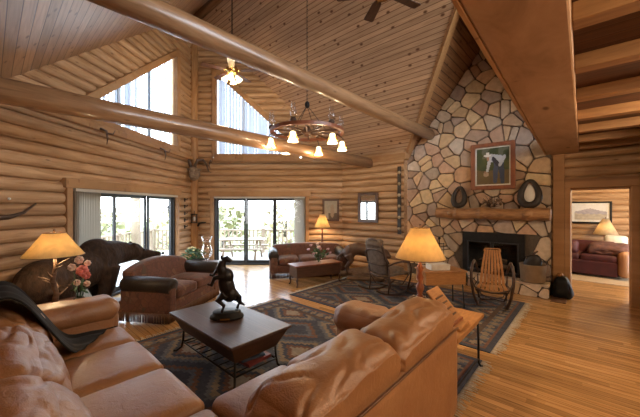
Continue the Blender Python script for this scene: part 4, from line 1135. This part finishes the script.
# pictures
def picture(name, label, cat, c, rz, w, h, fw, fmat, fn=None, res=0.012, art=None, depth=0.03, matte=0.0):
    t = thing(name, label, cat, c, rz)
    mb = MB()
    for sx in (-1,1): mb.b2((sx*w/2,-depth,-h/2),(sx*(w/2-fw),0.01,h/2))
    for sz in (-1,1): mb.b2((-w/2+fw,-depth,sz*h/2),(w/2-fw,0.01,sz*(h/2-fw)))
    mb.build('picture_frame', fmat, t, bevel=0.006)
    iw, ih = w-2*fw, h-2*fw
    if matte:
        mb = MB(); 
        for sx in (-1,1): mb.b2((sx*iw/2,-0.012,-ih/2),(sx*(iw/2-matte),0,ih/2))
        for sz in (-1,1): mb.b2((-iw/2+matte,-0.012,sz*ih/2),(iw/2-matte,0,sz*(ih/2-matte)))
        mb.build('mat_border', M_white, t); iw -= 2*matte; ih -= 2*matte
    if fn:
        mb = MB(); nx, nz = int(iw/res), int(ih/res)
        for i in range(nx):
            for j in range(nz):
                a0, a1, b0, b1 = -iw/2+iw*i/nx, -iw/2+iw*(i+1)/nx, -ih/2+ih*j/nz, -ih/2+ih*(j+1)/nz
                mb.add([(a0,-0.008,b0),(a1,-0.008,b0),(a1,-0.008,b1),(a0,-0.008,b1)], [(0,1,2,3)], fn((i+.5)/nx, (j+.5)/nz), False)
        mb.build('picture', M_pic, t)
    elif art:
        MB().b2((-iw/2,-0.008,-ih/2),(iw/2,-0.004,ih/2)).build('glass', art, t)
    return t
def seg(u, v, a, b, r0, r1):
    dx, dy = b[0]-a[0], b[1]-a[1]; t = max(0, min(1, ((u-a[0])*dx+(v-a[1])*dy)/(dx*dx+dy*dy)))
    return math.hypot(u-a[0]-dx*t, v-a[1]-dy*t) < r0+(r1-r0)*t
def el(u, v, c, r): return ((u-c[0])/r[0])**2+((v-c[1])/r[1])**2 < 1
def cowboy(u, v):
    n = noise.noise(Vector((u*6,v*6,1)))*0.5+0.5
    bg = (0.035+0.05*n,0.05+0.04*n,0.025) if v > 0.36+0.08*n else (0.10+0.06*n,0.07+0.04*n,0.04)
    if v > 0.72 and n > 0.55: bg = (0.12,0.12,0.08)
    c = bg
    if seg(u,v,(0.62,0.62),(0.58,0.08),0.085,0.06): c = (0.06,0.07,0.11)
    if seg(u,v,(0.76,0.60),(0.80,0.06),0.085,0.06): c = (0.045,0.055,0.09)
    if seg(u,v,(0.45,0.74),(0.72,0.66),0.10,0.13): c = (0.40,0.42,0.46)
    if seg(u,v,(0.52,0.70),(0.66,0.55),0.06,0.06): c = (0.035,0.035,0.05)
    if seg(u,v,(0.42,0.70),(0.34,0.38),0.055,0.04): c = (0.42,0.44,0.48)
    if seg(u,v,(0.86,0.74),(0.72,0.52),0.05,0.045): c = (0.36,0.38,0.42)
    if el(u,v,(0.36,0.71),(0.05,0.06)): c = (0.36,0.20,0.13)
    if el(u,v,(0.34,0.80),(0.115,0.035)) or el(u,v,(0.35,0.84),(0.06,0.055)): c = (0.62,0.60,0.55)
    if el(u,v,(0.30,0.28),(0.085,0.07)): c = (0.38,0.27,0.18)
    if el(u,v,(0.27,0.33),(0.035,0.04)): c = (0.30,0.18,0.12)
    return c
picture('framed_painting', 'framed painting of a stooping figure in a white hat over the mantel', 'painting', (FX-0.05,1.615,2.645), -PI/2, 0.86, 1.02, 0.085, M_redwood, cowboy, 0.0125, None, 0.05, 0.03)
def dusk(u, v):
    n = noise.noise(Vector((u*5,v*5,4)))*0.5+0.5
    if el(u,v,(0.62,0.45),(0.16,0.38)): return (0.28,0.20,0.13)
    if u > 0.30 and v < 0.35: return (0.10,0.07,0.045)
    return (0.22+0.15*n,0.19+0.12*n,0.14+0.08*n)
bp = back_pt(4.20)
picture('framed_print', 'small dark framed print on the log wall above the far lit lamp', 'picture', (bp[0]-0.741*0.095,bp[1]-0.672*0.095,1.66), math.radians(-47.8), 0.50, 0.66, 0.06, M_dark, dusk, 0.02)
picture('framed_mirror', 'dark wood framed mirror on the log wall beside the fireplace', 'mirror', (SX-0.095,4.64,1.735), -PI/2, 0.66, 0.84, 0.085, M_dark, None, 0.02, M_mirror)
def peaks(u, v):
    n = noise.noise(Vector((u*9,v*9,8)))*0.5+0.5
    if v > 0.55+0.25*(1-abs(u-0.5)*2)*(0.6+0.6*n): return (0.62,0.60,0.58)
    if v > 0.30+0.2*n: return (0.24+0.2*n,0.22+0.18*n,0.24+0.18*n)
    return (0.30+0.2*n,0.27+0.15*n,0.22+0.1*n)
# horse collars
def collar(label, y, h, w, r, inner):
    t = thing('horse_collar', label, 'horse collar', (FX-0.17,y,MZ), 0, 'horse collars on the mantel')
    pts = []
    for k in range(28):
        a = 2*PI*k/28; s = math.sin(a); c = math.cos(a)
        pts.append((0.10*(0.5+0.5*s)*0.9-0.02, c*(w/2-r)*(0.80-0.24*s), h/2+s*(h/2-r)))
    MB().tube(pts, [r*(1.05-0.25*math.sin(2*PI*k/28)) for k in range(28)], 10, True).build('padding', M_leatherd, t)
    q = MB(); q.tube([(p[0]-0.03,p[1]*0.80,h/2+(p[2]-h/2)*0.84) for p in pts], 0.010, 6, True); q.build('rim', M_leatherb, t)
    q = MB(); m = len(pts); vs = [(p[0]+0.012,p[1]*0.92,h/2+(p[2]-h/2)*0.94) for p in pts]; vs2 = [(v[0]+0.012,v[1],v[2]) for v in vs]
    q.add(vs+vs2, [tuple(range(m)), tuple(range(m,2*m))[::-1]]+[(i,m+i,m+(i+1) % m,(i+1) % m) for i in range(m)], None, False); q.build('mirror_inset' if inner is M_mirror else 'inset', inner, t)
collar('smaller dark leather horse collar at the far end of the mantel', 2.28, 0.52, 0.40, 0.050, M_drift)
collar('larger dark leather horse collar with a pale oval inset on the mantel', 0.93, 0.60, 0.48, 0.055, M_white)
dc = thing('pine_cone_arrangement', 'brown twig and pine cone arrangement on the mantel under the painting', 'decoration', (FX-0.17,1.60,MZ))
tw = MB(); cn = MB(); rn = random.Random(8)
for k in range(22):
    a = rn.uniform(0,PI); L = rn.uniform(0.14,0.27); x = rn.uniform(-.05,.05)
    tw.tube([(x,0.03*math.cos(a),0.02),(x+rn.uniform(-.04,.04),L*0.55*math.cos(a),0.03+L*0.6*math.sin(a)),(x+rn.uniform(-.06,.04),L*0.9*math.cos(a),0.03+L*math.sin(a))], [0.008,0.006,0.003], 5)
for k in range(11): cn.ell((rn.uniform(-.08,.0),rn.uniform(-.17,.17),0.04+rn.uniform(0,.13)), (0.032,0.032,0.045), (rn.uniform(-1,1),rn.uniform(-1,1),0), 8, 6)
tw.build('twigs', M_twig, dc); cn.build('cones', M_drift, dc)

# brasses strap
hb = thing('horse_brass_strap', 'dark leather strap of brass medallions hanging on the end of the log wall', 'wall decoration', (SX-0.09,3.69,2.80))
MB().b2((-0.006,-0.05,-1.75),(0.006,0.05,0)).build('strap', M_leatherd, hb)
for k in range(6): 
    q = MB(); q.lathe([(0.0,0),(0.038,0.0),(0.045,0.005),(0.02,0.012),(0,0.012)], 14, M=Matrix.Translation((-0.006,0,-0.16-k*0.29)) @ Matrix.Rotation(-PI/2,4,'Y')); q.build('medallion', M_copper, hb)

# hearth things
bk = thing('log_bucket', 'copper bucket holding dark bellows at the end of the raised hearth', 'bucket', (7.27,0.875,HZ))
MB().lathe([(0.17,0),(0.205,0.02),(0.225,0.34),(0.235,0.345),(0.225,0.35),(0.20,0.03),(0,0.03)], 24).build('bucket', M_copper, bk)
q = MB(); q.tube([(0,0.23*math.cos(a),0.33+0.17*math.sin(a)) for a in [PI*i/12 for i in range(13)]], 0.008, 6); q.build('handle', M_iron, bk)
be2 = thing('fireplace_bellows', 'dark leather bellows standing in the copper bucket', 'bellows', (7.27,0.875,HZ+0.05))
q = MB(); q.ell((0,0,0.30), (0.07,0.15,0.20), (0.35,0,0)); q.build('leather_body', M_leatherd, be2)
q = MB(); q.tube([(0,0.02,0.46),(0,-0.08,0.56)], [0.022,0.016], 8); q.build('handle', M_twig, be2)
q = MB(); q.tube([(0,0.05,0.14),(0,0.08,0.0)], [0.02,0.012], 8); q.build('nozzle', M_twig, be2)
ts = thing('fireplace_tools', 'black iron fireplace tool stand at the far side of the firebox', 'fire tools', (7.16,2.68,HZ))
MB().lathe([(0.12,0),(0.12,0.015),(0.03,0.03),(0,0.03)], 16).build('base', M_iron, ts)
q = MB(); q.tube([(0,0,0.03),(0,0,0.72)], 0.011, 8); q.tube([(-.0,-.12,0.62),(0,.12,0.62)], 0.008, 6); q.ell((0,0,0.74), 0.03, None, 10, 7); q.build('stand', M_iron, ts)
for k, nm in ((-1,'poker'),(0.3,'brush'),(1,'shovel')):
    q = MB(); q.tube([(-0.02,k*.11,0.64),(-0.02,k*.11,0.10)], 0.007, 6)
    if nm == 'shovel': q.b2((-0.025,k*.11-.05,0.06),(-0.012,k*.11+.05,0.20))
    elif nm == 'brush': q.lathe([(0.03,0.05),(0.035,0.16),(0.01,0.19)], 10, (-0.02,k*.11,0))
    else: q.tube([(-0.02,k*.11,0.12),(-0.05,k*.11,0.09),(-0.05,k*.11,0.14)], 0.007, 6)
    q.build(nm, M_iron, ts)
sk = thing('leather_sack', 'black pointed leather sack on the floor against the board beside the hearth', 'sack', (7.44,0.43,0))
q = MB(); q.rbox((0,0,0.20), (0.26,0.34,0.40), 0.08, 14, (0.02,0.01,0.02), wr=0.015, wf=6, warp=lambda o: (o[0]*(1-0.35*(o[2]+.2)), o[1]*(1.0-1.5*max(0,(o[2]+0.1))), o[2])); q.build('sack', M_black, sk)
q = MB(); q.ell((0,0.03,0.43), (0.05,0.055,0.045), None, 10, 7); q.build('tie', M_midwood, sk)
mtt = MB().b2((6.98,0.35,0),(7.34,0.58,0.012)).build('floor_mat', M_leatherb); tag(mtt, 'small dark mat on the floorboards beside the hearth corner', 'mat')

# ------------------------------------------------------------------ prow post decorations
gp = (RX-0.02, PY-0.13)
gh = thing('mounted_goat_head', 'mounted horned goat head high on the prow corner post', 'mounted head', (gp[0]-0.03,gp[1]-0.125,2.70), math.radians(-38))
mb = MB(); mb.ell((0,-0.03,0.04), (0.17,0.12,0.22)); mb.tube([(0,0.02,0.02),(0,-0.12,0.10),(0,-0.20,0.14)], [0.17,0.14,0.12], 12); mb.tube([(0,-0.22,0.13),(0,-0.34,0.0),(0,-0.40,-0.12)], [0.12,0.085,0.055], 10)
for s in (-1,1): mb.ell((s*0.16,-0.20,0.13), (0.08,0.03,0.045), (0,0.3*s,0))
mb.build('head', M_skull, gh, remesh=0.02, smooth_it=3)
for s in (-1,1):
    q = MB(); q.tube([(s*.05,-.20,.22),(s*.12,-.17,.42),(s*.27,-.12,.44),(s*.37,-.10,.28),(s*.42,-.10,.10),(s*.50,-.10,.06)], [.045,.042,.035,.028,.018,.006], 9); q.build('horn', M_horn, gh)
wl = thing('wall_lantern', 'small black iron lantern box on the prow corner post', 'lantern', (gp[0]-0.02,gp[1]-0.125,1.42), math.radians(-38))
q = MB()
for sx in (-1,1):
    for sy in (0,1): q.b2((sx*.07-.008,-0.03-sy*.10,-.13),(sx*.07+.008,-0.014-sy*.10,.10))
q.b2((-.085,-.14,.10),(.085,0.0,.125)); q.b2((-.085,-.14,-.14),(.085,0.0,-.12)); q.tube([(0,-.06,.12),(0,-.06,.2),(0,0.02,.22)], .01, 6); q.build('cage', M_iron, wl)
MB().ell((0,-.07,-.02), (.035,.035,.07), None, 10, 7).build('candle', M_white, wl)
def on_left(s, z, off=0.09): p = wall_pt(s); return (p[0]+0.6205*off, p[1]-0.784*off, z)
def on_back(t, z, off=0.09): p = back_pt(t); return (p[0]-0.741*off, p[1]-0.672*off, z)
for k in range(5):  # dark hook shapes added in place of the log joint shadows
    q = MB(); q.box((0,-0.008,0), (0.05,0.016,0.10)); q.tube([(0,-.015,.02),(0,-.07,.0),(0,-.09,.045)], 0.011, 6)
    o = q.build('shadow_hook', M_iron); o.location = on_left(0.62, 1.95-k*0.19); o.rotation_euler = (0,0,math.radians(38.4)); 
    tag(o, 'dark hook shape standing in for a log joint shadow, '+('topmost','second from the top','middle one','fourth from the top','lowest')[k]+' of the column beside the sliding door frame', 'hook', 'hook shapes for log joint shadows')
q = MB(); q.tube([(-.13,-.03,-.02),(-.02,-.03,0),(.10,-.03,.01)], [.03,.022,.014], 8); q.tube([(-.11,-.03,-.02),(-.15,-.03,-.11)], [.03,.025], 8)
o = q.build('pistol_hook', M_iron); o.location = on_back(0.37, 1.28); o.rotation_euler = (0,0,math.radians(-47.8)); tag(o, 'black pistol shaped wall hook between the post and the sliding door', 'hook')
q = MB(); q.tube([(-.36,-.04,-.09),(-.10,-.04,-.085),(.08,-.05,-.03),(.24,-.06,.10)], [.045,.030,.02,.014], 8); q.tube([(-.33,-.04,-.09),(-.33,-.04,.02)], [.055,.05], 9)
o = q.build('wall_pipe', M_twig); pz = wall_pt(4.95); o.location = on_left(5.05, 1.70, 0.07); o.rotation_euler = (0,0,math.radians(38.4+180-180)); tag(o, 'long dark carved pipe hanging on the log wall near the left lamp', 'pipe')
q = MB(); q.ell((0,-0.01,0), 0.018, None, 8, 6); o = q.build('porcelain_peg', M_white); o.location = on_left(5.12, 1.86, 0.085); tag(o, 'tiny white porcelain peg on the log wall above the carved pipe', 'peg')
for s, lb in ((1.9,'small antler on the ledge under the sloped window, nearer the post'),(3.7,'small antler on the ledge under the sloped window, nearer the lamp')):
    q = MB(); q.tube([(0,0,0.06),(0.02,-.10,0.02),(0.0,-.14,-.12),(0.03,-.10,-.22)], [.022,.02,.015,.005], 7); q.tube([(0.01,-.12,-.02),(.09,-.17,-.02),(.12,-.19,.06)], [.015,.012,.004], 6)
    o = q.build('antler', M_horn); o.location = on_left(s, 3.10, 0.17); o.rotation_euler = (0,0,math.radians(38.4)); tag(o, lb, 'antler', 'antlers on the ledge')
o = o.copy(); C.objects.link(o); o.location = on_back(0.62, 3.08, 0.16); o.rotation_euler = (0,0,math.radians(-47.8)); o['label'] = 'small antler on the ledge just right of the prow post'

# ------------------------------------------------------------------ fans and chandelier
def fan(label, loc, rz, lit):
    t = thing('ceiling_fan', label, 'ceiling fan', loc, rz, 'ceiling fans on the ridge')
    L = RZ-0.24-loc[2]
    MB().tube([(0,0,0.10),(0,0,L)], 0.014, 8).build('rod', M_iron, t)
    MB().lathe([(0.0,-0.10),(0.10,-0.09),(0.15,-0.03),(0.16,0.04),(0.12,0.10),(0.05,0.14),(0.02,0.20),(0,0.20)], 20).build('motor', M_brass, t)
    for k in range(5):
        a = k*2*PI/5; b = MB()
        T = Matrix.Rotation(a, 4, 'Z') @ Matrix.Rotation(0.16, 4, 'X')
        poly = [(0.20,-0.05),(0.30,-0.075),(0.70,-0.09),(0.735,-0.07),(0.735,0.07),(0.70,0.09),(0.30,0.075),(0.20,0.05)]
        b.prism(poly, lambda p, q: T @ Vector((p[0], p[1], q)), -0.005, 0.005); bo = b.build('blade', M_dark, t)
        q = MB(); q.tube([T @ Vector((0.10,0,0)), T @ Vector((0.26,0,0.008))], 0.016, 6); q.build('blade_iron', M_brass, bo)
    if lit:
        for k in range(4):
            a = k*PI/2+0.5; c = Vector((0.12*math.cos(a), 0.12*math.sin(a), -0.14))
            T = Matrix.Translation(c) @ Matrix.Rotation(a, 4, 'Z') @ Matrix.Rotation(-0.6, 4, 'Y')
            q = MB(); q.lathe([(0.02,0.03),(0.04,0.0),(0.055,-0.06),(0.085,-0.13),(0.07,-0.12),(0,-0.03)], 14, M=T); q.build('light_shade', M_bulb, t)
        point('fan_light', t, (0,0,-0.35), 30, r=0.10)
    return t
fan('brass ceiling fan with lit glass shades in front of the prow windows', (RX,6.77,5.20), 0.35, True)
fan('ceiling fan with dark blades at the top of the high pine ceiling', (RX,2.42,5.11), 0.9, False)

cz = 3.20
cd = thing('wagon_wheel_chandelier', 'wagon wheel chandelier with glass chimneys and lit shades over the room', 'chandelier', (RX,4.09,cz))
rad = 0.70
q = MB(); m = 40
for k in range(m):
    a0, a1 = 2*PI*k/m, 2*PI*(k+1)/m
    vs = [(r*math.cos(a), r*math.sin(a), z) for a in (a0,a1) for r, z in ((rad-.05,-.03),(rad+.012,-.03),(rad+.012,.03),(rad-.05,.03))]
    q.add(vs, [(0,1,5,4),(1,2,6,5),(2,3,7,6),(3,0,4,7)], None, False)
q.build('wheel_rim', M_redwood, cd)
for k in range(10):
    a = 2*PI*k/10+0.1; s = MB(); s.tube([(0.06*math.cos(a),0.06*math.sin(a),0),(0.35*math.cos(a),0.35*math.sin(a),0),(rad*0.95*math.cos(a),rad*0.95*math.sin(a),0)], [.018,.022,.016], 7); s.build('spoke', M_dark, cd)
MB().lathe([(0,-.09),(.06,-.08),(.08,-.03),(.085,.03),(.06,.09),(.03,.12),(0,.13)], 18).build('hub', M_dark, cd)
q = MB(); L = RZ-0.24-cz
for k in range(4):
    a = PI/2*k+.3; q.tube([(rad*.55*math.cos(a),rad*.55*math.sin(a),.02),(0,0,.52)], .006, 5)
n = int((L-0.5)/0.075)
for k in range(n):
    z = 0.5+k*0.075
    q.tube([(0.016*math.cos(b)*(1 if k % 2 else 0), 0.016*math.cos(b)*(0 if k % 2 else 1), z+0.04+0.045*math.sin(b)) for b in [2*PI*i/8 for i in range(8)]], 0.0045, 4, True)
q.ell((0,0,.53), (.05,.05,.07), None, 10, 7); q.build('chain', M_iron, cd)
for k in range(6):
    a = 2*PI*k/6+0.42; c, s = math.cos(a), math.sin(a); x, y = (rad-.02)*c, (rad-.02)*s
    ar = MB(); ar.lathe([(.05,.03),(.06,.05),(.045,.09),(.03,.10),(0,.10)], 14, (x,y,0)); ar.tube([(x*.9,y*.9,-.02),(x*1.08,y*1.08,-.10),(x*1.03,y*1.03,-.15)], .009, 6)
    ao = ar.build('burner', M_twig, cd)
    MB().lathe([(.036,.10),(.05,.13),(.062,.17),(.05,.22),(.032,.27),(.03,.36),(.034,.365),(.028,.36),(.046,.22),(.058,.17),(.03,.10)], 16, (x,y,0)).build('chimney', M_clear, ao)
    px, py = x*1.03, y*1.03
    lo = MB(); lo.lathe([(.03,-.15),(.05,-.17),(.06,-.22),(.075,-.29),(.095,-.33),(.08,-.31),(0.03,-.20),(0,-.18)], 14, (px,py,0)); lo.build('light_shade', M_bulb, ao)
    pe = MB()
    for j in range(8):
        b = j*PI/4; pe.tube([(px+.05*math.cos(b),py+.05*math.sin(b),-.18),(px+.085*math.cos(b),py+.085*math.sin(b),-.27),(px+.125*math.cos(b),py+.125*math.sin(b),-.30)], [.008,.012,.003], 5, flat=0.4)
    pe.build('petal_collar', M_brass, ao)
    point('chandelier_light', cd, (px,py,-.42), 13, r=0.05)

# ------------------------------------------------------------------ next room
logwall('wall_next_room', (12.2,-4.0), (12.2,2.2), 2.7, None, (), depth=0.06)
logwall('wall_next_room_side', (12.2,2.1), (8.0,2.1), 2.7, None, (), depth=0.06)
struct(MB().b2((7.9,-4.0,2.72),(12.4,2.2,2.8)).build('ceiling_next_room', M_deckwood))
picture('mountain_picture', 'black framed mountain picture on the log wall of the next room', 'picture', (12.2-0.08,0.04,1.585), -PI/2, 0.94, 0.66, 0.05, M_black, peaks, 0.018, None, 0.04, 0.06)
sf = thing('maroon_sofa', 'maroon sofa with a tan rolled arm seen through the doorway', 'sofa', (10.55,0.10,0), math.radians(-97))
MB().b2((-0.80,-0.45,0.06),(0.62,0.40,0.42)).build('base', M_maroon, sf, bevel=0.04)
for k in (0,1): MB().rbox((-0.44+0.70*k,-0.06,0.48), (0.70,0.78,0.17), 0.06, 8, (0,0,.03)).build('seat_cushion', M_maroon, sf)
MB().rbox((-0.09,0.33,0.55), (1.50,0.24,0.55), 0.10, 10, (0,0,.03)).build('backrest', M_maroon, sf)
MB().rbox((0.72,-0.03,0.38), (0.24,0.92,0.62), 0.11, 10, (.01,.01,.02)).build('arm', M_leather, sf)
for k, (x, y, z, lb, mt) in enumerate(((-0.35,-0.30,0.66,'maroon cushion nearer the jamb on the sofa in the next room',M_maroon),)):
    c = Matrix.Rotation(math.radians(-97),4,'Z') @ Vector((x,y,0))
    o = MB().rbox((0,0,0), (0.46,0.18,0.34), 0.08, 10, (0,.04,0)).build('throw_pillow', mt); o.location = (10.55+c.x,0.10+c.y,z+0.06); o.rotation_euler = (-0.4,0,math.radians(-97)); tag(o, lb, 'pillow')
c = Matrix.Rotation(math.radians(-97),4,'Z') @ Vector((0.42,-0.10,0))
o = MB().rbox((0,0,0), (0.75,0.62,0.20), 0.09, 16, (0,0,.05), wr=0.05, wf=5).build('throw_blanket', M_plaid); o.location = (10.55+c.x,0.10+c.y,0.70); o.rotation_euler = (0.2,0,math.radians(-97)); tag(o, 'dark rumpled throw heaped on the maroon sofa in the next room', 'blanket')
side_table('dark lamp table behind the maroon sofa in the next room', (11.65,-0.28), 0, 0.5, 0.5, 0.62)
lamp('lamp with a cone shade in the next room behind the maroon sofa', (11.65,-0.28), 0.62, 0.98, 1.42, 0.27, 0.07, stem_turned, 5, M_shade2)
c = Matrix.Rotation(math.radians(-97),4,'Z') @ Vector((0.52,0.22,0))
o = MB().rbox((0,0,0), (0.44,0.18,0.34), 0.08, 10, (0,.04,0)).build('throw_pillow', M_white); o.location = (10.55+c.x,0.10+c.y,0.86); o.rotation_euler = (-0.4,0,math.radians(-97)); tag(o, 'cream cushion behind the rumpled throw on the sofa in the next room', 'pillow')
r2 = MB().b2((9.4,-1.6,0),(11.4,1.4,0.012)).build('area_carpet', M_jute); tag(r2, 'tan carpet under the maroon sofa in the next room', 'carpet')
nl = thing('fill_light', 'added unseen fill light in a frosted bowl in the next room', 'ceiling light', (9.6,-1.2,2.72))
MB().lathe([(0,-.12),(.10,-.10),(.17,-.04),(.18,0)], 20).build('bowl', M_bulb, nl)
point('room_fill', nl, (0,0,-.2), 240, (1,0.72,0.38), 0.15)  # added light out of view, brightens the next room

# ------------------------------------------------------------------ outside: deck, railing, trees
def W3(X, Z, z=0): a = WR(X, Z); return (a[0], a[1], z)
dk = MB(); 
poly = [WR(-6.9,2.0), WR(-4.25,2.0), WR(-4.0,9.2), WR(1.4,9.2), WR(4.5,9.6), WR(4.5,12.4), WR(-6.9,12.4)]
plan(dk, poly, -0.28, -0.12); struct(dk.build('floor_deck', M_deckb))
def railing(label, a, b):
    L = math.hypot(b[0]-a[0], b[1]-a[1]); A0 = W3(*a, -0.12); B0 = W3(*b, -0.12)
    t = thing('deck_railing', label, 'railing', A0, math.atan2(B0[1]-A0[1], B0[0]-A0[0]))
    MB().b2((0,-.06,.90),(L,.06,.96)).build('top_rail', M_railw, t, bevel=.01); MB().b2((0,-.03,.12),(L,.03,.18)).build('bottom_rail', M_railw, t)
    n = int(L/1.9)
    for k in range(n+1): MB().b2((L*k/n-.06,-.06,0),(L*k/n+.06,.06,1.0)).build('post', M_railw, t, bevel=.01)
    bal = MB().b2((-.025,-.025,.18),(.025,.025,.90)).build('baluster', M_railw, t)
    m = int(L/0.17)
    bal.location.x = 0.17
    for k in range(2, m):
        c = bal.copy(); C.objects.link(c); c.location.x = k*0.17
railing('weathered cedar deck railing outside the back sliding door', (-6.8,12.3), (4.4,12.3))
railing('weathered cedar deck railing outside the left sliding door behind the bear', (-6.8,2.2), (-6.8,12.1))
for X, Z in ((-6.6,10.75),): 
    o = struct(MB().tube([(0,0,-.12),(0,0,1.5),(0,0,3.4)], 0.15, 12).build('pillar_deck_post', M_railw)); o.location = W3(X, Z)
bf = thing('bird_feeder', 'small dark bird feeder hanging outside the left sliding door', 'bird feeder', W3(-5.3,10.6,1.55))
q = MB(); q.lathe([(.12,0),(.13,.02),(.06,.03),(.07,.16),(.15,.18),(.02,.28),(0,.30)], 12); q.build('feeder', M_iron, bf); MB().tube([(0,0,.28),(0,0,2.3)], .006, 5).build('hanger', M_iron, bf)
pt = thing('picnic_table', 'weathered picnic table on the deck outside the back sliding door', 'picnic table', W3(-2.75,10.7,-0.12), math.radians(-47.8))
MB().b2((-.80,-.35,.70),(.80,.35,.74)).build('tabletop', M_railw, pt)
for s in (-1,1):
    MB().b2((-.80,s*.62-.12,.42),(.80,s*.62+.12,.46)).build('bench', M_railw, pt)
    q = MB(); q.tube([(s*.55,-.62,0),(s*.55,-.25,.70)], .04, 6); q.tube([(s*.55,.62,0),(s*.55,.25,.70)], .04, 6); q.tube([(s*.55,-.68,.40),(s*.55,.68,.40)], .035, 6); q.build('leg', M_railw, pt)
g = MB(); n = 30
for i in range(n+1):
    for j in range(n+1):
        x, z = -60+130*i/n, 12.5+90*j/n-25
        a = WR(x, z); g.v.append(Vector((a[0], a[1], -3.2+1.2*noise.noise(Vector((x*.04,z*.04,0)))+max(0,z-40)*0.02)))
for i in range(n):
    for j in range(n): g.f.append([i*(n+1)+j, (i+1)*(n+1)+j, (i+1)*(n+1)+j+1, i*(n+1)+j+1]); g.c.append(None); g.sm.append(True)
struct(g.build('ground_meadow', M_grass))
rn = random.Random(21)
def tree(label, X, Z, h, w, mat, dens=300, base=-3.4):
    t = thing('tree', label, 'tree', W3(X, Z, base), rn.uniform(0,6), 'trees beyond the deck')
    tr = MB(); tr.tube([(0,0,0),(.05,.05,h*.45),(0,.1,h*.8)], [.14,.10,.04], 8)
    for k in range(16):
        a = rn.uniform(0,6.28); z = h*rn.uniform(.25,.7); r = w*rn.uniform(.5,1.0)
        tr.tube([(0.03,0.03,z),(r*.5*math.cos(a),r*.5*math.sin(a),z+h*.14),(r*math.cos(a),r*math.sin(a),z+h*.30)], [.05,.03,.01], 5)
    tr.build('trunk', M_bark, t)
    lf = MB()
    for k in range(dens):
        a = rn.uniform(0,6.28); u = rn.random()**.5; zz = rn.uniform(-1,1); r = w*u*math.sqrt(1-zz*zz*.8)
        c = Vector((r*math.cos(a), r*math.sin(a), h*.66+zz*h*.36)); sz = rn.uniform(.10,.24)
        E = Euler((rn.uniform(-1.2,1.2), rn.uniform(-1.2,1.2), rn.uniform(0,6))).to_matrix()
        lf.add([c+E @ Vector((sx*sz, sy*sz*.6, 0)) for sx, sy in ((-1,-1),(1,-1),(1,1),(-1,1))], [(0,1,2,3)], None, False)
    lf.build('crown', mat, t)
    return t
for X, Z, h, w, mt, lb in ((-5.6,17.5,5.0,1.5,M_tree,'sparse green bush tree beyond the railing at the near pane of the back door'),
                        (-2.6,23,5.3,2.2,M_tree2,'golden leaved tree beyond the deck in the middle pane of the back door'),
                        (-0.3,17.5,5.2,1.5,M_tree,'green tree beyond the deck in the last pane of the back door'),
                        (3.6,25,5.6,2.3,M_tree2,'golden tree beyond the deck past the edge of the back door'),
                        (-11.5,24,5.0,2.4,M_tree2,'golden tree beyond the deck between the two sliding doors'),
                        (-13.0,17,4.6,1.9,M_tree,'green tree outside the left sliding door, past the deck post'),
                        (-17.5,24,4.8,2.8,M_tree2,'golden tree outside the left sliding door above the bear')):
    tree(lb, X, Z, h, w, mt)

# ------------------------------------------------------------------ added warm fill lights under the loft, unseen behind the camera
for (x, y, w) in ((1.6,-1.3,85),(4.2,-1.4,150)):
    t = thing('fill_light', 'added unseen fill light in a frosted bowl under the loft by the entry' if x > 3 else 'added unseen fill light in a frosted bowl under the loft behind the sofa', 'ceiling light', (x,y,SZ+0.12))
    MB().lathe([(0,-.12),(.10,-.10),(.17,-.04),(.18,0)], 20).build('bowl', M_bulb, t)
    point('loft_fill', t, (0,0,-.25), w, (1,0.76,0.50), 0.2)

# ------------------------------------------------------------------ world, camera
w = bpy.data.worlds.new('sky'); bpy.context.scene.world = w; w.use_nodes = True
g = N(w.node_tree); bg = w.node_tree.nodes['Background']
tc = g.n('ShaderNodeTexCoord'); sp = g.n('ShaderNodeSeparateXYZ'); w.node_tree.links.new(tc.outputs['Generated'], sp.inputs[0])
g.put(bg.inputs[0], g.ramp(g.m('ADD', g.m('MULTIPLY', sp.outputs[2], 0.5), 0.5), [(0.46,(0.55,0.52,0.45)),(0.52,(0.86,0.93,1.0)),(0.75,(0.68,0.83,1.0)),(1.0,(0.50,0.71,1.0))]))
bg.inputs[1].default_value = 9.0
cam = bpy.data.cameras.new('camera'); co = bpy.data.objects.new('camera', cam); C.objects.link(co)
co.location = (0,0,H); co.rotation_euler = (PI/2, 0, math.atan2(-F[0], F[1]))
cam.sensor_width = 36; cam.lens = 300/640*36; cam.shift_y = -1.5/640; cam.clip_start = 0.05; cam.clip_end = 300
sc = bpy.context.scene; sc.camera = co
sc.view_settings.view_transform = 'Standard'; sc.view_settings.look = 'None'; sc.view_settings.gamma = 1
sc.view_settings.use_curve_mapping = False; sc.view_settings.exposure = 0.3
sc.cycles.max_bounces = 10; sc.cycles.diffuse_bounces = 5; sc.cycles.transparent_max_bounces = 16
sc.cycles.sample_clamp_indirect = 6
